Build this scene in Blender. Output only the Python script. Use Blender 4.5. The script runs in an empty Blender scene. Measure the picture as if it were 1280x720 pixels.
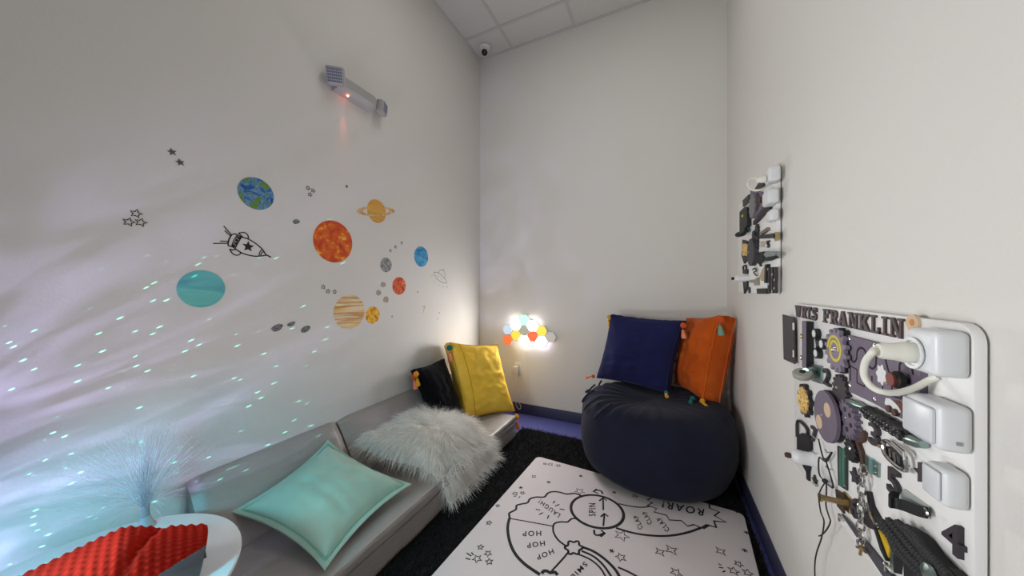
import bpy, bmesh, math, random
import numpy as np
from mathutils import Vector, Matrix, noise as mnoise
random.seed(7); RNG = np.random.default_rng(7)
S = bpy.context.scene; C = S.collection

# ------------------------------------------------------------------ camera, world, lights, exposure
F_PX, YAW, EYE = 397.0, math.radians(25.34), 1.21
cam = bpy.data.objects.new('camera', bpy.data.cameras.new('camera')); C.objects.link(cam)
cam.data.sensor_width = 36; cam.data.lens = 36 * F_PX / 1280; cam.data.clip_start = .01
cam.location = (0, 0, EYE); cam.rotation_euler = (math.pi / 2, 0, YAW); S.camera = cam
S.view_settings.view_transform = 'Standard'; S.view_settings.look = 'None'
S.view_settings.gamma = 1; S.view_settings.use_curve_mapping = False
EXPOSURE = 0.0
S.view_settings.exposure = EXPOSURE
HEX_POWER = 82.0
w = bpy.data.worlds.new('world'); S.world = w; w.use_nodes = True
w.node_tree.nodes['Background'].inputs[0].default_value = (.9, .95, 1, 1)
w.node_tree.nodes['Background'].inputs[1].default_value = .6

def lin(c):
    return tuple(((x / 255) / 12.92 if x / 255 <= .04045 else ((x / 255 + .055) / 1.055) ** 2.4) for x in c)

def light(name, kind, loc, energy, color, target=None, **kw):
    d = bpy.data.lights.new(name, kind); o = bpy.data.objects.new(name, d); C.objects.link(o)
    o.location = loc; d.energy = energy; d.color = color
    for k, v in kw.items(): setattr(d, k, v)
    if target is not None: o.rotation_euler = (Vector(target) - Vector(loc)).to_track_quat('-Z', 'Y').to_euler()
    return o
# added fill lights, no lamps seen: left wall, low behind the camera, overhead
light('added_fill_side', 'AREA', (-1.45, -.35, 1.15), 11.4, (.98, 1, .995), target=(.43, 1.3, 1.3), shape='DISK', size=.5, spread=math.radians(120))
light('added_fill_low', 'AREA', (-1.0, -.3, .5), 5.6, (1, 1, 1), target=(-.3, 2.2, 2.0), shape='DISK', size=.3, spread=math.radians(130))
light('added_fill_top', 'AREA', (-.45, 1.45, 3.52), 6.5, (1, .98, .95), target=(-.45, 1.45, 0), shape='RECTANGLE', size=1.1, size_y=.55)
# the galaxy projector standing behind the table: a cyan glow, violet clouds and star specks on the left wall
light('projector_glow', 'SPOT', (-1.12, .02, .80), 17, (.15, .78, 1.0), target=(-1.28, .28, .43), spot_size=math.radians(125), spot_blend=1, shadow_soft_size=.05)
def gobo(o, build):
    d = o.data; d.use_nodes = True; nt = d.node_tree; em = nt.nodes['Emission']
    tc = nt.nodes.new('ShaderNodeTexCoord'); build(nt, tc.outputs['Normal'], em)
PJ = (-1.38, -.62, .52)
o = light('projector_clouds', 'SPOT', PJ, 112, (.54, .50, 1.0), target=(-1.69, .28, .78), spot_size=math.radians(84), spot_blend=1, shadow_soft_size=.004)
def clouds(nt, v, em):
    n = nt.nodes.new('ShaderNodeTexNoise'); n.inputs['Scale'].default_value = 5; n.inputs['Detail'].default_value = 4
    n.inputs['Distortion'].default_value = 2.2
    r = nt.nodes.new('ShaderNodeValToRGB'); r.color_ramp.elements[0].position = .42; r.color_ramp.elements[1].position = .72
    r.color_ramp.elements[0].color = (.10, .10, .13, 1); r.color_ramp.elements[1].color = (1, 1, 1, 1)
    nt.links.new(v, n.inputs['Vector']); nt.links.new(n.outputs[0], r.inputs[0]); nt.links.new(r.outputs[0], em.inputs['Color'])
gobo(o, clouds)
o = light('projector_stars', 'SPOT', PJ, 820, (.15, 1.0, .62), target=(-1.69, .18, .64), spot_size=math.radians(60), spot_blend=.5, shadow_soft_size=.001)
def stars_gobo(nt, v, em):
    n = nt.nodes.new('ShaderNodeTexVoronoi'); n.inputs['Scale'].default_value = 64
    r = nt.nodes.new('ShaderNodeValToRGB'); r.color_ramp.elements[0].position = .07; r.color_ramp.elements[1].position = .13
    r.color_ramp.elements[0].color = (1, 1, 1, 1); r.color_ramp.elements[1].color = (0, 0, 0, 1)
    nt.links.new(v, n.inputs['Vector']); nt.links.new(n.outputs['Distance'], r.inputs[0]); nt.links.new(r.outputs[0], em.inputs['Color'])
gobo(o, stars_gobo)

# ------------------------------------------------------------------ helpers
_c, _s = math.cos(YAW), math.sin(YAW)
def hit(px, py, axis, val):          # where the sight line of a photo pixel meets the plane axis = val
    r = (px - 640) / F_PX; u = -(py - 360) / F_PX
    D = (_c * r - _s, _s * r + _c, u); O = (0, 0, EYE)
    t = (val - O[axis]) / D[axis]
    return Vector([O[i] + t * D[i] for i in range(3)])
XL, XR, YB, ZC, YR = -1.695, .434, 2.81, 3.55, -2.0
FACE = .417                          # front of the two busy boards on the right wall

MATS = {}
def M(name, col, rough=.6, metal=0., bump=0., bscale=40., var=0., vscale=6., emit=None, estr=0., spec=.5, sheen=0., trans=0., alpha=1., stretch=None, col2=None):
    if name in MATS: return MATS[name]
    m = bpy.data.materials.new(name); m.use_nodes = True; nt = m.node_tree; b = nt.nodes['Principled BSDF']
    c = lin(col); b.inputs['Base Color'].default_value = (*c, 1); b.inputs['Roughness'].default_value = rough
    b.inputs['Metallic'].default_value = metal; b.inputs['Specular IOR Level'].default_value = spec
    b.inputs['Sheen Weight'].default_value = sheen
    b.inputs['Transmission Weight'].default_value = trans; b.inputs['Alpha'].default_value = alpha
    if emit: b.inputs['Emission Color'].default_value = (*emit, 1); b.inputs['Emission Strength'].default_value = estr
    if bump or var:
        tc = nt.nodes.new('ShaderNodeTexCoord'); src = tc.outputs['Object']
        if stretch:
            mp = nt.nodes.new('ShaderNodeMapping'); mp.inputs['Scale'].default_value = stretch
            nt.links.new(src, mp.inputs['Vector']); src = mp.outputs[0]
        if bump:
            n = nt.nodes.new('ShaderNodeTexNoise'); n.inputs['Scale'].default_value = bscale; n.inputs['Detail'].default_value = 4
            bp = nt.nodes.new('ShaderNodeBump'); bp.inputs['Strength'].default_value = bump; bp.inputs['Distance'].default_value = .02
            nt.links.new(src, n.inputs['Vector']); nt.links.new(n.outputs[0], bp.inputs['Height']); nt.links.new(bp.outputs[0], b.inputs['Normal'])
        if var:
            n = nt.nodes.new('ShaderNodeTexNoise'); n.inputs['Scale'].default_value = vscale; n.inputs['Detail'].default_value = 5
            mx = nt.nodes.new('ShaderNodeMix'); mx.data_type = 'RGBA'
            rp = nt.nodes.new('ShaderNodeValToRGB'); rp.color_ramp.elements[0].position = .5 - .2; rp.color_ramp.elements[1].position = .5 + .2
            nt.links.new(src, n.inputs['Vector']); nt.links.new(n.outputs[0], rp.inputs[0]); nt.links.new(rp.outputs[0], mx.inputs[0])
            lo = lin(col2) if col2 else tuple(x * (1 - var) for x in c)
            mx.inputs[6].default_value = (*lo, 1); mx.inputs[7].default_value = (*c, 1)
            nt.links.new(mx.outputs[2], b.inputs['Base Color'])
    MATS[name] = m; return m

WPOS = {}
def link(o, parent, loc):
    C.objects.link(o); WPOS[o] = Vector(loc)
    if parent: o.parent = parent; o.location = WPOS[o] - WPOS[parent]
    else: o.location = loc
    return o
def tag(o, label=None, cat=None, group=None, kind=None):
    for k, v in (('label', label), ('category', cat), ('group', group), ('kind', kind)):
        if v: o[k] = v
    return o
def thing(name, loc, label, cat, group=None):
    o = bpy.data.objects.new(name, None); o.empty_display_size = .05
    return tag(link(o, None, loc), label, cat, group)

class MB:
    """collects shapes given in world coordinates; build() links them as ONE mesh object"""
    def __init__(s): s.v = []; s.f = []; s.mi = []; s.m = 0
    def add(s, vs, fs):
        k = len(s.v); s.v += [tuple(v) for v in vs]
        for f in fs: s.f.append([i + k for i in f]); s.mi.append(s.m)
        return s
    def bm(s, b):
        b.verts.ensure_lookup_table(); b.verts.index_update()
        s.add([v.co[:] for v in b.verts], [[v.index for v in f.verts] for f in b.faces]); b.free(); return s
    def box(s, lo, hi, bev=0, seg=2, mat=None):
        b = bmesh.new(); bmesh.ops.create_cube(b, size=1)
        lo = Vector(lo); hi = Vector(hi); d = hi - lo
        for v in b.verts: v.co = Vector((v.co.x * d.x, v.co.y * d.y, v.co.z * d.z)) + (lo + hi) / 2
        if bev: bmesh.ops.bevel(b, geom=b.edges[:], offset=bev, segments=seg, profile=.5, affect='EDGES')
        if mat is not None: b.transform(mat)
        return s.bm(b)
    def prism(s, pts, vec, bev=0, seg=2):
        b = bmesh.new(); vec = Vector(vec)
        f = b.faces.new([b.verts.new(Vector(p)) for p in pts])
        r = bmesh.ops.extrude_face_region(b, geom=[f])
        nv = [g for g in r['geom'] if isinstance(g, bmesh.types.BMVert)]
        bmesh.ops.translate(b, verts=nv, vec=vec)
        bmesh.ops.recalc_face_normals(b, faces=b.faces[:])
        if bev:
            nvs = set(nv); bmesh.ops.bevel(b, geom=[e for e in b.edges if e.verts[0] in nvs and e.verts[1] in nvs], offset=bev, segments=seg, profile=.5, affect='EDGES')
        return s.bm(b)
    def tube(s, pts, r, seg=8, closed=False, cap=True):
        P = [Vector(p) for p in pts]; n = len(P); R = r if isinstance(r, (list, tuple)) else [r] * n
        vs = []; fs = []; prev = None
        for i in range(n):
            a = P[(i - 1) % n] if (closed or i > 0) else P[i]; b = P[(i + 1) % n] if (closed or i < n - 1) else P[i]
            t = (b - a); t = t.normalized() if t.length > 1e-9 else Vector((0, 0, 1))
            if prev is None: u = t.orthogonal().normalized()
            else:
                u = prev - t * prev.dot(t); u = u.normalized() if u.length > 1e-6 else t.orthogonal().normalized()
            prev = u; q = t.cross(u)
            vs += [P[i] + R[i] * (math.cos(2 * math.pi * k / seg) * u + math.sin(2 * math.pi * k / seg) * q) for k in range(seg)]
        for i in range(n if closed else n - 1):
            j = (i + 1) % n
            for k in range(seg):
                l = (k + 1) % seg; fs.append([i * seg + k, i * seg + l, j * seg + l, j * seg + k])
        if cap and not closed: fs += [list(range(seg))[::-1], [(n - 1) * seg + k for k in range(seg)]]
        return s.add(vs, fs)
    def lathe(s, prof, org, axis, seg=24):     # prof: (radius, distance along axis)
        ax = Vector(axis).normalized(); u = ax.orthogonal().normalized(); q = ax.cross(u); org = Vector(org)
        vs = []; fs = []; n = len(prof)
        for r, h in prof:
            vs += [org + ax * h + max(r, 1e-5) * (math.cos(2 * math.pi * k / seg) * u + math.sin(2 * math.pi * k / seg) * q) for k in range(seg)]
        for i in range(n - 1):
            for k in range(seg):
                l = (k + 1) % seg; fs.append([i * seg + k, i * seg + l, (i + 1) * seg + l, (i + 1) * seg + k])
        fs += [list(range(seg))[::-1], [(n - 1) * seg + k for k in range(seg)]]
        return s.add(vs, fs)
    def ball(s, c, r, sub=2, scale=(1, 1, 1)):
        b = bmesh.new(); bmesh.ops.create_icosphere(b, subdivisions=sub, radius=r)
        for v in b.verts: v.co = Vector((v.co.x * scale[0], v.co.y * scale[1], v.co.z * scale[2])) + Vector(c)
        return s.bm(b)
    def strip(s, pts, nrm, width, thick, closed=False):   # a flat printed line following points of a surface
        P = [Vector(p) for p in pts]; n = len(P); N = Vector(nrm); Wd = width if isinstance(width, (list, tuple)) else [width] * n
        vs = []; fs = []
        for i in range(n):
            a = P[(i - 1) % n] if (closed or i > 0) else P[i]; b = P[(i + 1) % n] if (closed or i < n - 1) else P[i]
            t = (b - a).normalized() if (b - a).length > 1e-9 else Vector((1, 0, 0)); q = N.cross(t).normalized() * Wd[i] / 2
            vs += [P[i] + q, P[i] - q, P[i] + q + N * thick, P[i] - q + N * thick]
        m = n if closed else n - 1
        for i in range(m):
            a = 4 * i; b = 4 * ((i + 1) % n)
            fs += [[a + 2, a + 3, b + 3, b + 2], [a, a + 2, b + 2, b], [a + 3, a + 1, b + 1, b + 3]]
        if not closed: fs += [[0, 1, 3, 2], [4 * n - 4, 4 * n - 2, 4 * n - 1, 4 * n - 3]]
        return s.add(vs, fs)
    def build(s, name, mats, parent=None, loc=None, smooth=True, angle=40, label=None, kind=None):
        me = bpy.data.meshes.new(name); V = np.array(s.v)
        if loc is None:
            lo, hi = V.min(0), V.max(0); loc = ((lo[0] + hi[0]) / 2, (lo[1] + hi[1]) / 2, lo[2])
        V = V - np.array(loc)
        me.from_pydata(V.tolist(), [], s.f)
        for m in (mats if isinstance(mats, (list, tuple)) else [mats]): me.materials.append(m)
        me.polygons.foreach_set('material_index', s.mi)
        if smooth:
            me.polygons.foreach_set('use_smooth', [True] * len(me.polygons)); me.set_sharp_from_angle(angle=math.radians(angle))
        me.update()
        o = bpy.data.objects.new(name, me); link(o, parent, loc)
        return tag(o, label, kind=kind)

def smooth_pts(P, n=6, closed=False):          # Catmull-Rom through the given points
    P = [Vector(p) for p in P]; N = len(P); out = []
    for i in range(N if closed else N - 1):
        p0 = P[(i - 1) % N] if (closed or i > 0) else P[i]; p1 = P[i]; p2 = P[(i + 1) % N]
        p3 = P[(i + 2) % N] if (closed or i < N - 2) else P[(i + 1) % N]
        for k in range(n):
            t = k / n; out.append(.5 * ((2 * p1) + (p2 - p0) * t + (2 * p0 - 5 * p1 + 4 * p2 - p3) * t * t + (3 * p1 - p0 - 3 * p2 + p3) * t ** 3))
    if not closed: out.append(P[-1])
    return out
def text_shape(txt, bold=.025):                            # flat outline of a word: verts (x, y) and faces, 1 unit = cap height
    cu = bpy.data.curves.new('t', 'FONT'); cu.body = txt; cu.size = 1 / .7; cu.resolution_u = 3; cu.offset = bold; cu.space_character = 1.28
    ob = bpy.data.objects.new('t', cu); C.objects.link(ob)
    me = bpy.data.meshes.new_from_object(ob); vs = [v.co.xy[:] for v in me.vertices]; fs = [list(p.vertices) for p in me.polygons]
    bpy.data.objects.remove(ob); bpy.data.meshes.remove(me); bpy.data.curves.remove(cu)
    return vs, fs
def star_pts(n, r, inner, rot=0.):
    return [((r if k % 2 == 0 else r * inner) * math.sin(rot + math.pi * k / n), (r if k % 2 == 0 else r * inner) * math.cos(rot + math.pi * k / n)) for k in range(2 * n)]

# ------------------------------------------------------------------ room shell
m_wall = M('wall_paint', (220, 217, 212), .75, bump=.05, bscale=120, var=.02, vscale=2)
m_tile = M('ceiling_tile', (214, 212, 210), .9, bump=.25, bscale=220, var=.05, vscale=60)
m_grid = M('ceiling_grid', (196, 193, 192), .5)
m_floor = M('blue_floor', (96, 100, 172), .45, bump=.05, bscale=60, var=.15, vscale=30)
m_base = M('navy_baseboard', (54, 56, 84), .45)
def struct(name, mb, mat, **k): return tag(mb.build(name, mat, **k), kind='structure')
T = .12
struct('floor', MB().box((XL - T, YR - T, -.1), (XR + T, YB + T, 0)), m_floor)
struct('ceiling', MB().box((XL - T, YR - T, ZC), (XR + T, YB + T, ZC + .1)), m_tile)
struct('wall_back', MB().box((XL - T, YB, 0), (XR + T, YB + T, ZC)), m_wall)
struct('wall_right', MB().box((XR, YR - T, 0), (XR + T, YB, ZC)), m_wall)
struct('wall_rear', MB().box((XL - T, YR - T, 0), (XR, YR, ZC)), m_wall)
struct('wall_left', MB().box((XL - T, YR, 0), (XL, YB, ZC)), m_wall)
BH, BT = .1, .008
struct('baseboard_back', MB().box((XL, YB - BT, 0), (XR, YB, BH), .003), m_base)
struct('baseboard_left', MB().box((XL, YR, 0), (XL + BT, YB - BT, BH), .003), m_base)
struct('baseboard_right', MB().box((XR - BT, YR, 0), (XR, YB - BT, BH), .003), m_base)
g = MB(); gz = ZC - .006
tx0 = -.4705 * YB; ty0 = 2.52
xs = [tx0 + .61 * k for k in range(-1, 5) if XL < tx0 + .61 * k < XR]; ys = [ty0 - .61 * k for k in range(8) if ty0 - .61 * k > YR]
for x in xs: g.box((x - .012, YR, gz), (x + .012, YB, ZC))
for y in ys: g.box((XL, y - .012, gz - .001), (XR, y + .012, ZC))
g.box((XL, YR, gz), (XL + .02, YB, ZC)).box((XR - .02, YR, gz), (XR, YB, ZC)).box((XL + .02, YB - .02, gz - .002), (XR - .02, YB, ZC))
struct('trim_1', g, m_grid)

# ------------------------------------------------------------------ generic soft cushion from the four corners of its front face
def quad_axes(q):
    A, B_, C_, D_ = [Vector(p) for p in q]                    # top-left, top-right, bottom-right, bottom-left seen from the front
    n = ((B_ - A) + (C_ - D_)).cross((A - D_) + (B_ - C_)).normalized()
    return A, B_, C_, D_, n
def cushion(root, q, gus, bulge, mat, pinch=.06, N=36, seed=0, wrinkle=.006, pipe=None, part='cover', bend=None, wscale=9, power=2.4, backbulge=None, seam_u=None):
    A, B_, C_, D_, n = quad_axes(q)                           # n points out of the front face
    def pos(u, v, side):
        us = u * (1 - pinch * (1 - v * v)); vs = v * (1 - pinch * (1 - u * u))
        a, b = (us + 1) / 2, (vs + 1) / 2
        p = A * (1 - a) * b + B_ * a * b + C_ * a * (1 - b) + D_ * (1 - a) * (1 - b)
        e = max(0, (1 - abs(u) ** power)) ** .55 * max(0, (1 - abs(v) ** power)) ** .55
        wr = mnoise.noise(Vector((u * wscale * .35 + seed, v * wscale, seed * 1.7 + side))) * wrinkle * (1 - max(abs(u), abs(v)) ** 8 * .6) if wrinkle else 0
        ridge = mnoise.noise(Vector((u * 3 + seed, v * 3, 7 + side))) * wrinkle * 1.5 * e
        bl = bulge if side > 0 else (bulge if backbulge is None else backbulge)
        h = bl * e + wr + ridge
        p = p + n * (h if side > 0 else -gus - h)
        return bend(p) if bend else p
    mb = MB(); K = N + 1; idx = {}
    vs = []; fs = []
    for side in (1, -1):
        for j in range(K):
            for i in range(K):
                idx[(side, i, j)] = len(vs); vs.append(pos(-1 + 2 * i / N, -1 + 2 * j / N, side))
        for j in range(N):
            for i in range(N):
                f = [idx[(side, i, j)], idx[(side, i + 1, j)], idx[(side, i + 1, j + 1)], idx[(side, i, j + 1)]]
                fs.append(f if side > 0 else f[::-1])
    ring = [(i, 0) for i in range(N)] + [(N, j) for j in range(N)] + [(i, N) for i in range(N, 0, -1)] + [(0, j) for j in range(N, 0, -1)]
    rows = [[idx[(1, *r)] for r in ring]]
    mid = []
    for r in ring:                                             # a middle row keeps the side band soft
        p = (Vector(vs[idx[(1, *r)]]) + Vector(vs[idx[(-1, *r)]])) / 2
        cen = (A + B_ + C_ + D_) / 4 - n * gus / 2; d = (p - cen); d -= n * d.dot(n); d.normalize()
        wv = mnoise.noise(p * 30 + Vector((seed, 0, 0))) * .006
        mid.append(len(vs)); vs.append(p + d * (gus * .10 + (wv if gus > .03 else 0)))
    rows += [mid, [idx[(-1, *r)] for r in ring]]
    for a, b in zip(rows, rows[1:]):
        for i in range(len(ring)):
            j = (i + 1) % len(ring); fs.append([a[j], a[i], b[i], b[j]])
    mb.add(vs, fs); cov = mb.build(part, mat, root, angle=75)
    if pipe:
        for row in (rows[0], rows[-1]):
            MB().tube([vs[i] for i in row], .0042, 6, closed=True).build('piping', pipe, root)
    if seam_u is not None:
        MB().tube([pos(seam_u, v, 1) + n * .001 for v in np.linspace(-.985, .985, 50)], .0032, 6).build('seam', pipe, root)
    return cov, [Vector(vs[idx[k]]) for k in ((1, 0, N), (1, N, N), (1, N, 0), (1, 0, 0))], n
def tassel(root, p, cols, drop=(0, 0, -1), size=1.):
    size *= 1.3
    """a pompom and a tassel on short cords"""
    p = Vector(p); d = Vector(drop).normalized()
    mb = MB().tube([p, p + d * .02 * size, p + d * .04 * size], .0018, 6)
    t = mb.build('tassel', M('tassel_cord', (190, 150, 90), .8), root)
    q = p + d * .04 * size
    b = MB().lathe([(.003, 0), (.009 * size, .006 * size), (.008 * size, .012 * size), (.012 * size, .03 * size), (.013 * size, .045 * size), (.004, .047 * size)], q, d + Vector((.15, .1, 0)), 12)
    b.build('skirt', cols[1], t)
    c = MB(); pc = p + d * .018 * size + Vector((.004, -.01, 0)); rr = random.Random(hash(tuple(round(x, 3) for x in p)) % 999)
    c.ball(pc, .014 * size, 2)
    for _ in range(60):
        v = Vector((rr.gauss(0, 1), rr.gauss(0, 1), rr.gauss(0, 1))).normalized(); c.ball(pc + v * .013 * size, .0035 * size, 1)
    c.build('pompom', cols[0], t)
m_teal = M('pompom_teal', (10, 110, 110), .9); m_coral = M('tassel_coral', (236, 140, 100), .9); m_gold = M('tassel_gold', (222, 160, 30), .9)
m_mintp = M('pompom_mint', (120, 160, 140), .9); m_org = M('pompom_orange', (200, 85, 40), .9)

# ------------------------------------------------------------------ black shag rug and white play mat
m_rugb = M('rug_base', (8, 8, 9), .95)
m_pile = M('rug_pile', (16, 16, 19), .85, var=.5, vscale=30)
rug = thing('shag_rug', (-.3, 1.5, 0), 'black shag rug lying on the blue floor under the mat', 'rug')
RX0, RX1, RY0, RY1 = -1.085, .405, .2, 2.50
MB().box((RX0, RY0, .0005), (RX1, RY1, .012), .004).build('rug_backing', m_rugb, rug)
def strands(name, roots, dirs, lens, width, mat, parent, seg=3, droop=.6, wid_tip=.3, wob=.15, floor=None):
    """many thin curved ribbons as one mesh"""
    n = len(roots); side = np.cross(dirs, RNG.normal(size=(n, 3))); side /= np.linalg.norm(side, axis=1)[:, None] + 1e-9
    P = roots.copy(); d = dirs / np.linalg.norm(dirs, axis=1)[:, None]; rows = []
    for k in range(seg + 1):
        w_ = width * (1 - (1 - wid_tip) * k / seg)
        rows.append((P - side * w_ / 2, P + side * w_ / 2))
        P = P + d * (lens / seg)[:, None]
        d = d + np.array([0, 0, -droop / seg]) + RNG.normal(size=(n, 3)) * wob; d /= np.linalg.norm(d, axis=1)[:, None]
        if floor is not None: P[:, 2] = np.maximum(P[:, 2], floor)
    V = np.stack([np.stack(r, 1) for r in rows], 1).reshape(n, -1, 3); per = 2 * (seg + 1)
    base = (np.arange(n) * per)[:, None, None]
    q = np.array([[2 * k, 2 * k + 1, 2 * k + 3, 2 * k + 2] for k in range(seg)])[None]
    Fq = (base + q).reshape(-1, 4)
    mb = MB(); mb.v = V.reshape(-1, 3).tolist(); mb.f = Fq.tolist(); mb.mi = [0] * len(mb.f)
    return mb.build(name, mat, parent, angle=180)
MT = .034                                            # top of the play mat
MROT = math.radians(3.43); MU = Vector((math.cos(MROT), -math.sin(MROT), 0)); MV = Vector((math.sin(MROT), math.cos(MROT), 0))
U0, U1, V0, V1 = -.915, .262, -.1, 2.035
n = 60000
R_ = np.stack([RNG.uniform(RX0, RX1, n), RNG.uniform(.7, RY1, n), np.full(n, .010)], 1)
uu = R_[:, 0] * MU.x + R_[:, 1] * MU.y; vv = R_[:, 0] * MV.x + R_[:, 1] * MV.y
keep = ~((uu > U0 - .002) & (uu < U1 + .012) & (vv < V1 + .002)); keep &= ~((R_[:, 0] < -1.068) & (R_[:, 1] < 2.3))
keep &= ~(((R_[:, 0] + .05) ** 2 + (R_[:, 1] - 2.3) ** 2) < .40 ** 2)
R_ = R_[keep]; D_ = np.stack([RNG.normal(0, .5, len(R_)), RNG.normal(0, .5, len(R_)), np.ones(len(R_))], 1)
strands('pile', R_, D_, RNG.uniform(.018, .034, len(R_)), .0035, m_pile, rug, droop=1.0, floor=.013)['kind'] = 'stuff'

mb = MB()
def matp(u, v, z=MT): return MU * u + MV * v + Vector((0, 0, z))
cr = .035; out = []
for cu_, cv_, a0 in ((U1 - cr, V1 - cr, 0), (U0 + cr, V1 - cr, 90), (U0 + cr, V0 + cr, 180), (U1 - cr, V0 + cr, 270)):
    for k in range(7):
        a = math.radians(a0 + 15 * k); out.append(matp(cu_ + cr * math.cos(a), cv_ + cr * math.sin(a), .0135))
mb.prism(out, (0, 0, MT - .0135), .004)
mb.m = 1
def mp(px, py): return hit(px, py, 2, MT + .0002)
q7 = lambda x, y: (625 + x / 4.8, 570 + y / 4.8)
q8 = lambda x, y: (770 + x / 6, 600 + y / 6)
q4 = lambda x, y: (540 + x / 3.048, 560 + y / 3.048)
UP = Vector((0, 0, 1))
def draw(pts, q, w_, sm=True, closed=False, t=.0006):
    P = [mp(*q(*p)) for p in pts]
    if sm: P = smooth_pts(P, 5, closed)
    mb.strip(P, UP, w_, t, closed)
draw([(60, 375), (55, 345), (80, 330), (97, 318), (100, 297), (130, 288), (165, 280), (180, 258), (215, 247), (265, 246), (285, 225), (310, 215), (350, 216), (400, 228), (450, 225), (492, 240)], q7, .011)
draw([(60, 375), (190, 398), (320, 422)], q7, .006)
draw([(57, 372), (46, 430), (57, 510), (90, 585), (150, 650), (240, 712)], q7, .014)
draw([(470, 378), (432, 376), (405, 396), (370, 395), (333, 402), (320, 420), (322, 460), (350, 505), (402, 545)], q7, .009)
draw([(584 + 158 * math.cos(t), 334 + 97 * math.sin(t) + 24 * math.cos(t)) for t in [2 * math.pi * k / 28 for k in range(28)]], q7, .015, closed=True)
for L_ in (((620, 420), (627, 345)), ((620, 325), (618, 250))):
    draw(L_, q7, .009, False)
    (x0, y0), (x1, y1) = L_; draw([(x1 - 22, y1 + 20), (x1, y1), (x1 + 22, y1 + 18)], q7, .009, False)
draw([(565, 443), (568, 468), (590, 476), (625, 462)], q7, .010); draw([(606, 446), (630, 463), (603, 484)], q7, .010, False)
draw([(560, 214), (580, 205), (608, 212), (616, 228)], q7, .010); draw([(580, 198), (560, 214), (590, 226)], q7, .009, False)
draw([(0, 360), (100, 390), (200, 410), (320, 420), (430, 415), (540, 393), (640, 358)], q8, .012)
draw([(20, 178), (100, 195), (190, 205), (262, 197)], q8, .008)
draw([(265, 135), (235, 150), (275, 170), (235, 190), (305, 215), (285, 240), (380, 265), (400, 300), (490, 305), (538, 346), (585, 335), (640, 360)], q8, .008, False)
draw([(648, 362), (690, 337)], q8, .016, False)
draw([(690, 337), (752, 357), (735, 308), (825, 316), (738, 268), (775, 240), (703, 212), (698, 175), (650, 160)], q8, .010, False)
draw([(442 + 46 * (1 + .16 * math.cos(6 * t)) * math.cos(t), 550 + 38 * (1 + .16 * math.cos(6 * t)) * math.sin(t)) for t in [2 * math.pi * k / 48 for k in range(48)]], q7, .010, False, True)
draw([(490, 545), (560, 572), (630, 620), (690, 680), (720, 730)], q7, .013)
draw([(490, 570), (560, 602), (620, 655), (672, 730)], q7, .010)
draw([(470, 590), (540, 620), (600, 670), (637, 730)], q7, .008)
draw([(708, 668), (770, 695), (835, 730)], q7, .009)
draw([(412, 575), (370, 625), (310, 690)], q7, .008)
draw([(250, 705), (265, 690), (285, 692), (300, 700), (330, 698), (345, 715)], q7, .014)
for a, b in (((215, 320), (242, 325)), ((235, 352), (258, 340)), ((284, 376), (293, 356)), ((330, 300), (357, 291)), ((318, 284), (330, 270)), ((358, 318), (388, 323))): draw([a, b], q7, .006, False)
def word(txt, q, a, b, h, wfac=1.):
    """printed word whose baseline runs from a to b"""
    vs, fs = text_shape(txt); W_ = max(v[0] for v in vs)
    ax, ay = q(*a); bx, by = q(*b); dx, dy = bx - ax, by - ay; L_ = math.hypot(dx, dy)
    hx, hy = q(h, 0)[0] - q(0, 0)[0], 0; ux, uy = dy / L_ * hx, -dx / L_ * hx
    P = [mp(ax + dx * v[0] / W_ + ux * v[1], ay + dy * v[0] / W_ + uy * v[1]) + UP * .0006 for v in vs]
    f2 = [f if (P[f[1]] - P[f[0]]).cross(P[f[2]] - P[f[0]]).z > 0 else f[::-1] for f in fs]
    mb.add(P, f2)
word('SPIN', q7, (573, 362), (573, 284), 40)
word('HOP', q7, (250, 450), (135, 452), 30); word('HOP', q7, (270, 508), (160, 524), 30); word('HOP', q7, (318, 556), (216, 598), 30)
word('LAUGH!', q7, (366, 352), (243, 260), 26)
word('SMILE', q7, (508, 632), (400, 745), 30)
word('CLAP', q8, (202, 365), (160, 262), 34); word('CLAP', q8, (272, 325), (226, 232), 34); word('CLAP', q8, (405, 375), (330, 275), 34)
word('ROAR!', q8, (668, 222), (352, 158), 50)
def mstar(x, y, q, r, n_=5, inner=.42, w_=.0045, rot=.3):
    c = mp(*q(x, y)); r *= 1.0
    P = [c + MU * a + MV * b for a, b in star_pts(n_, r, inner, rot)]; mb.strip(P, UP, w_, .0006, True)
for x, y, r in ((478, 212, .03), (730, 478, .036), (725, 608, .024), (810, 240, .018), (302, 50, .02), (350, 58, .018), (270, 47, .014), (90, 225, .018), (135, 222, .015)): mstar(x, y, q7, r, rot=random.uniform(0, 1))
for x, y, r in ((203, 123, .017),): mstar(x, y, q7, r, 4, .35, .0035)
for x, y, r in ((330, 540, .024), (415, 525, .030), (785, 535, .025)): mstar(x, y, q8, r, 4, .38, .0045, .8)
for x, y, r in ((920, 630, .018), (882, 682, .022), (988, 697, .021), (450, 695, .024)): mstar(x, y, q8, r, rot=random.uniform(0, 1))
for x, y, r in ((185, 378, .016), (213, 402, .018), (172, 422, .022), (218, 433, .018), (217, 285, .016), (250, 220, .012)): mstar(x, y, q4, r, rot=random.uniform(0, 1))
for x, y, q in ((485, 120, q7), (685, 218, q7), (125, 190, q7), (670, 570, q7), (292, 157, q7), (980, 395, q8), (965, 528, q8), (905, 238, q8)):
    c = mp(*q(x, y)); r = .012
    for k in range(3):
        a = k * math.pi / 3 + .3; v = (MU * math.cos(a) + MV * math.sin(a)) * r; mb.strip([c - v, c + v], UP, .004, .0006)
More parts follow.
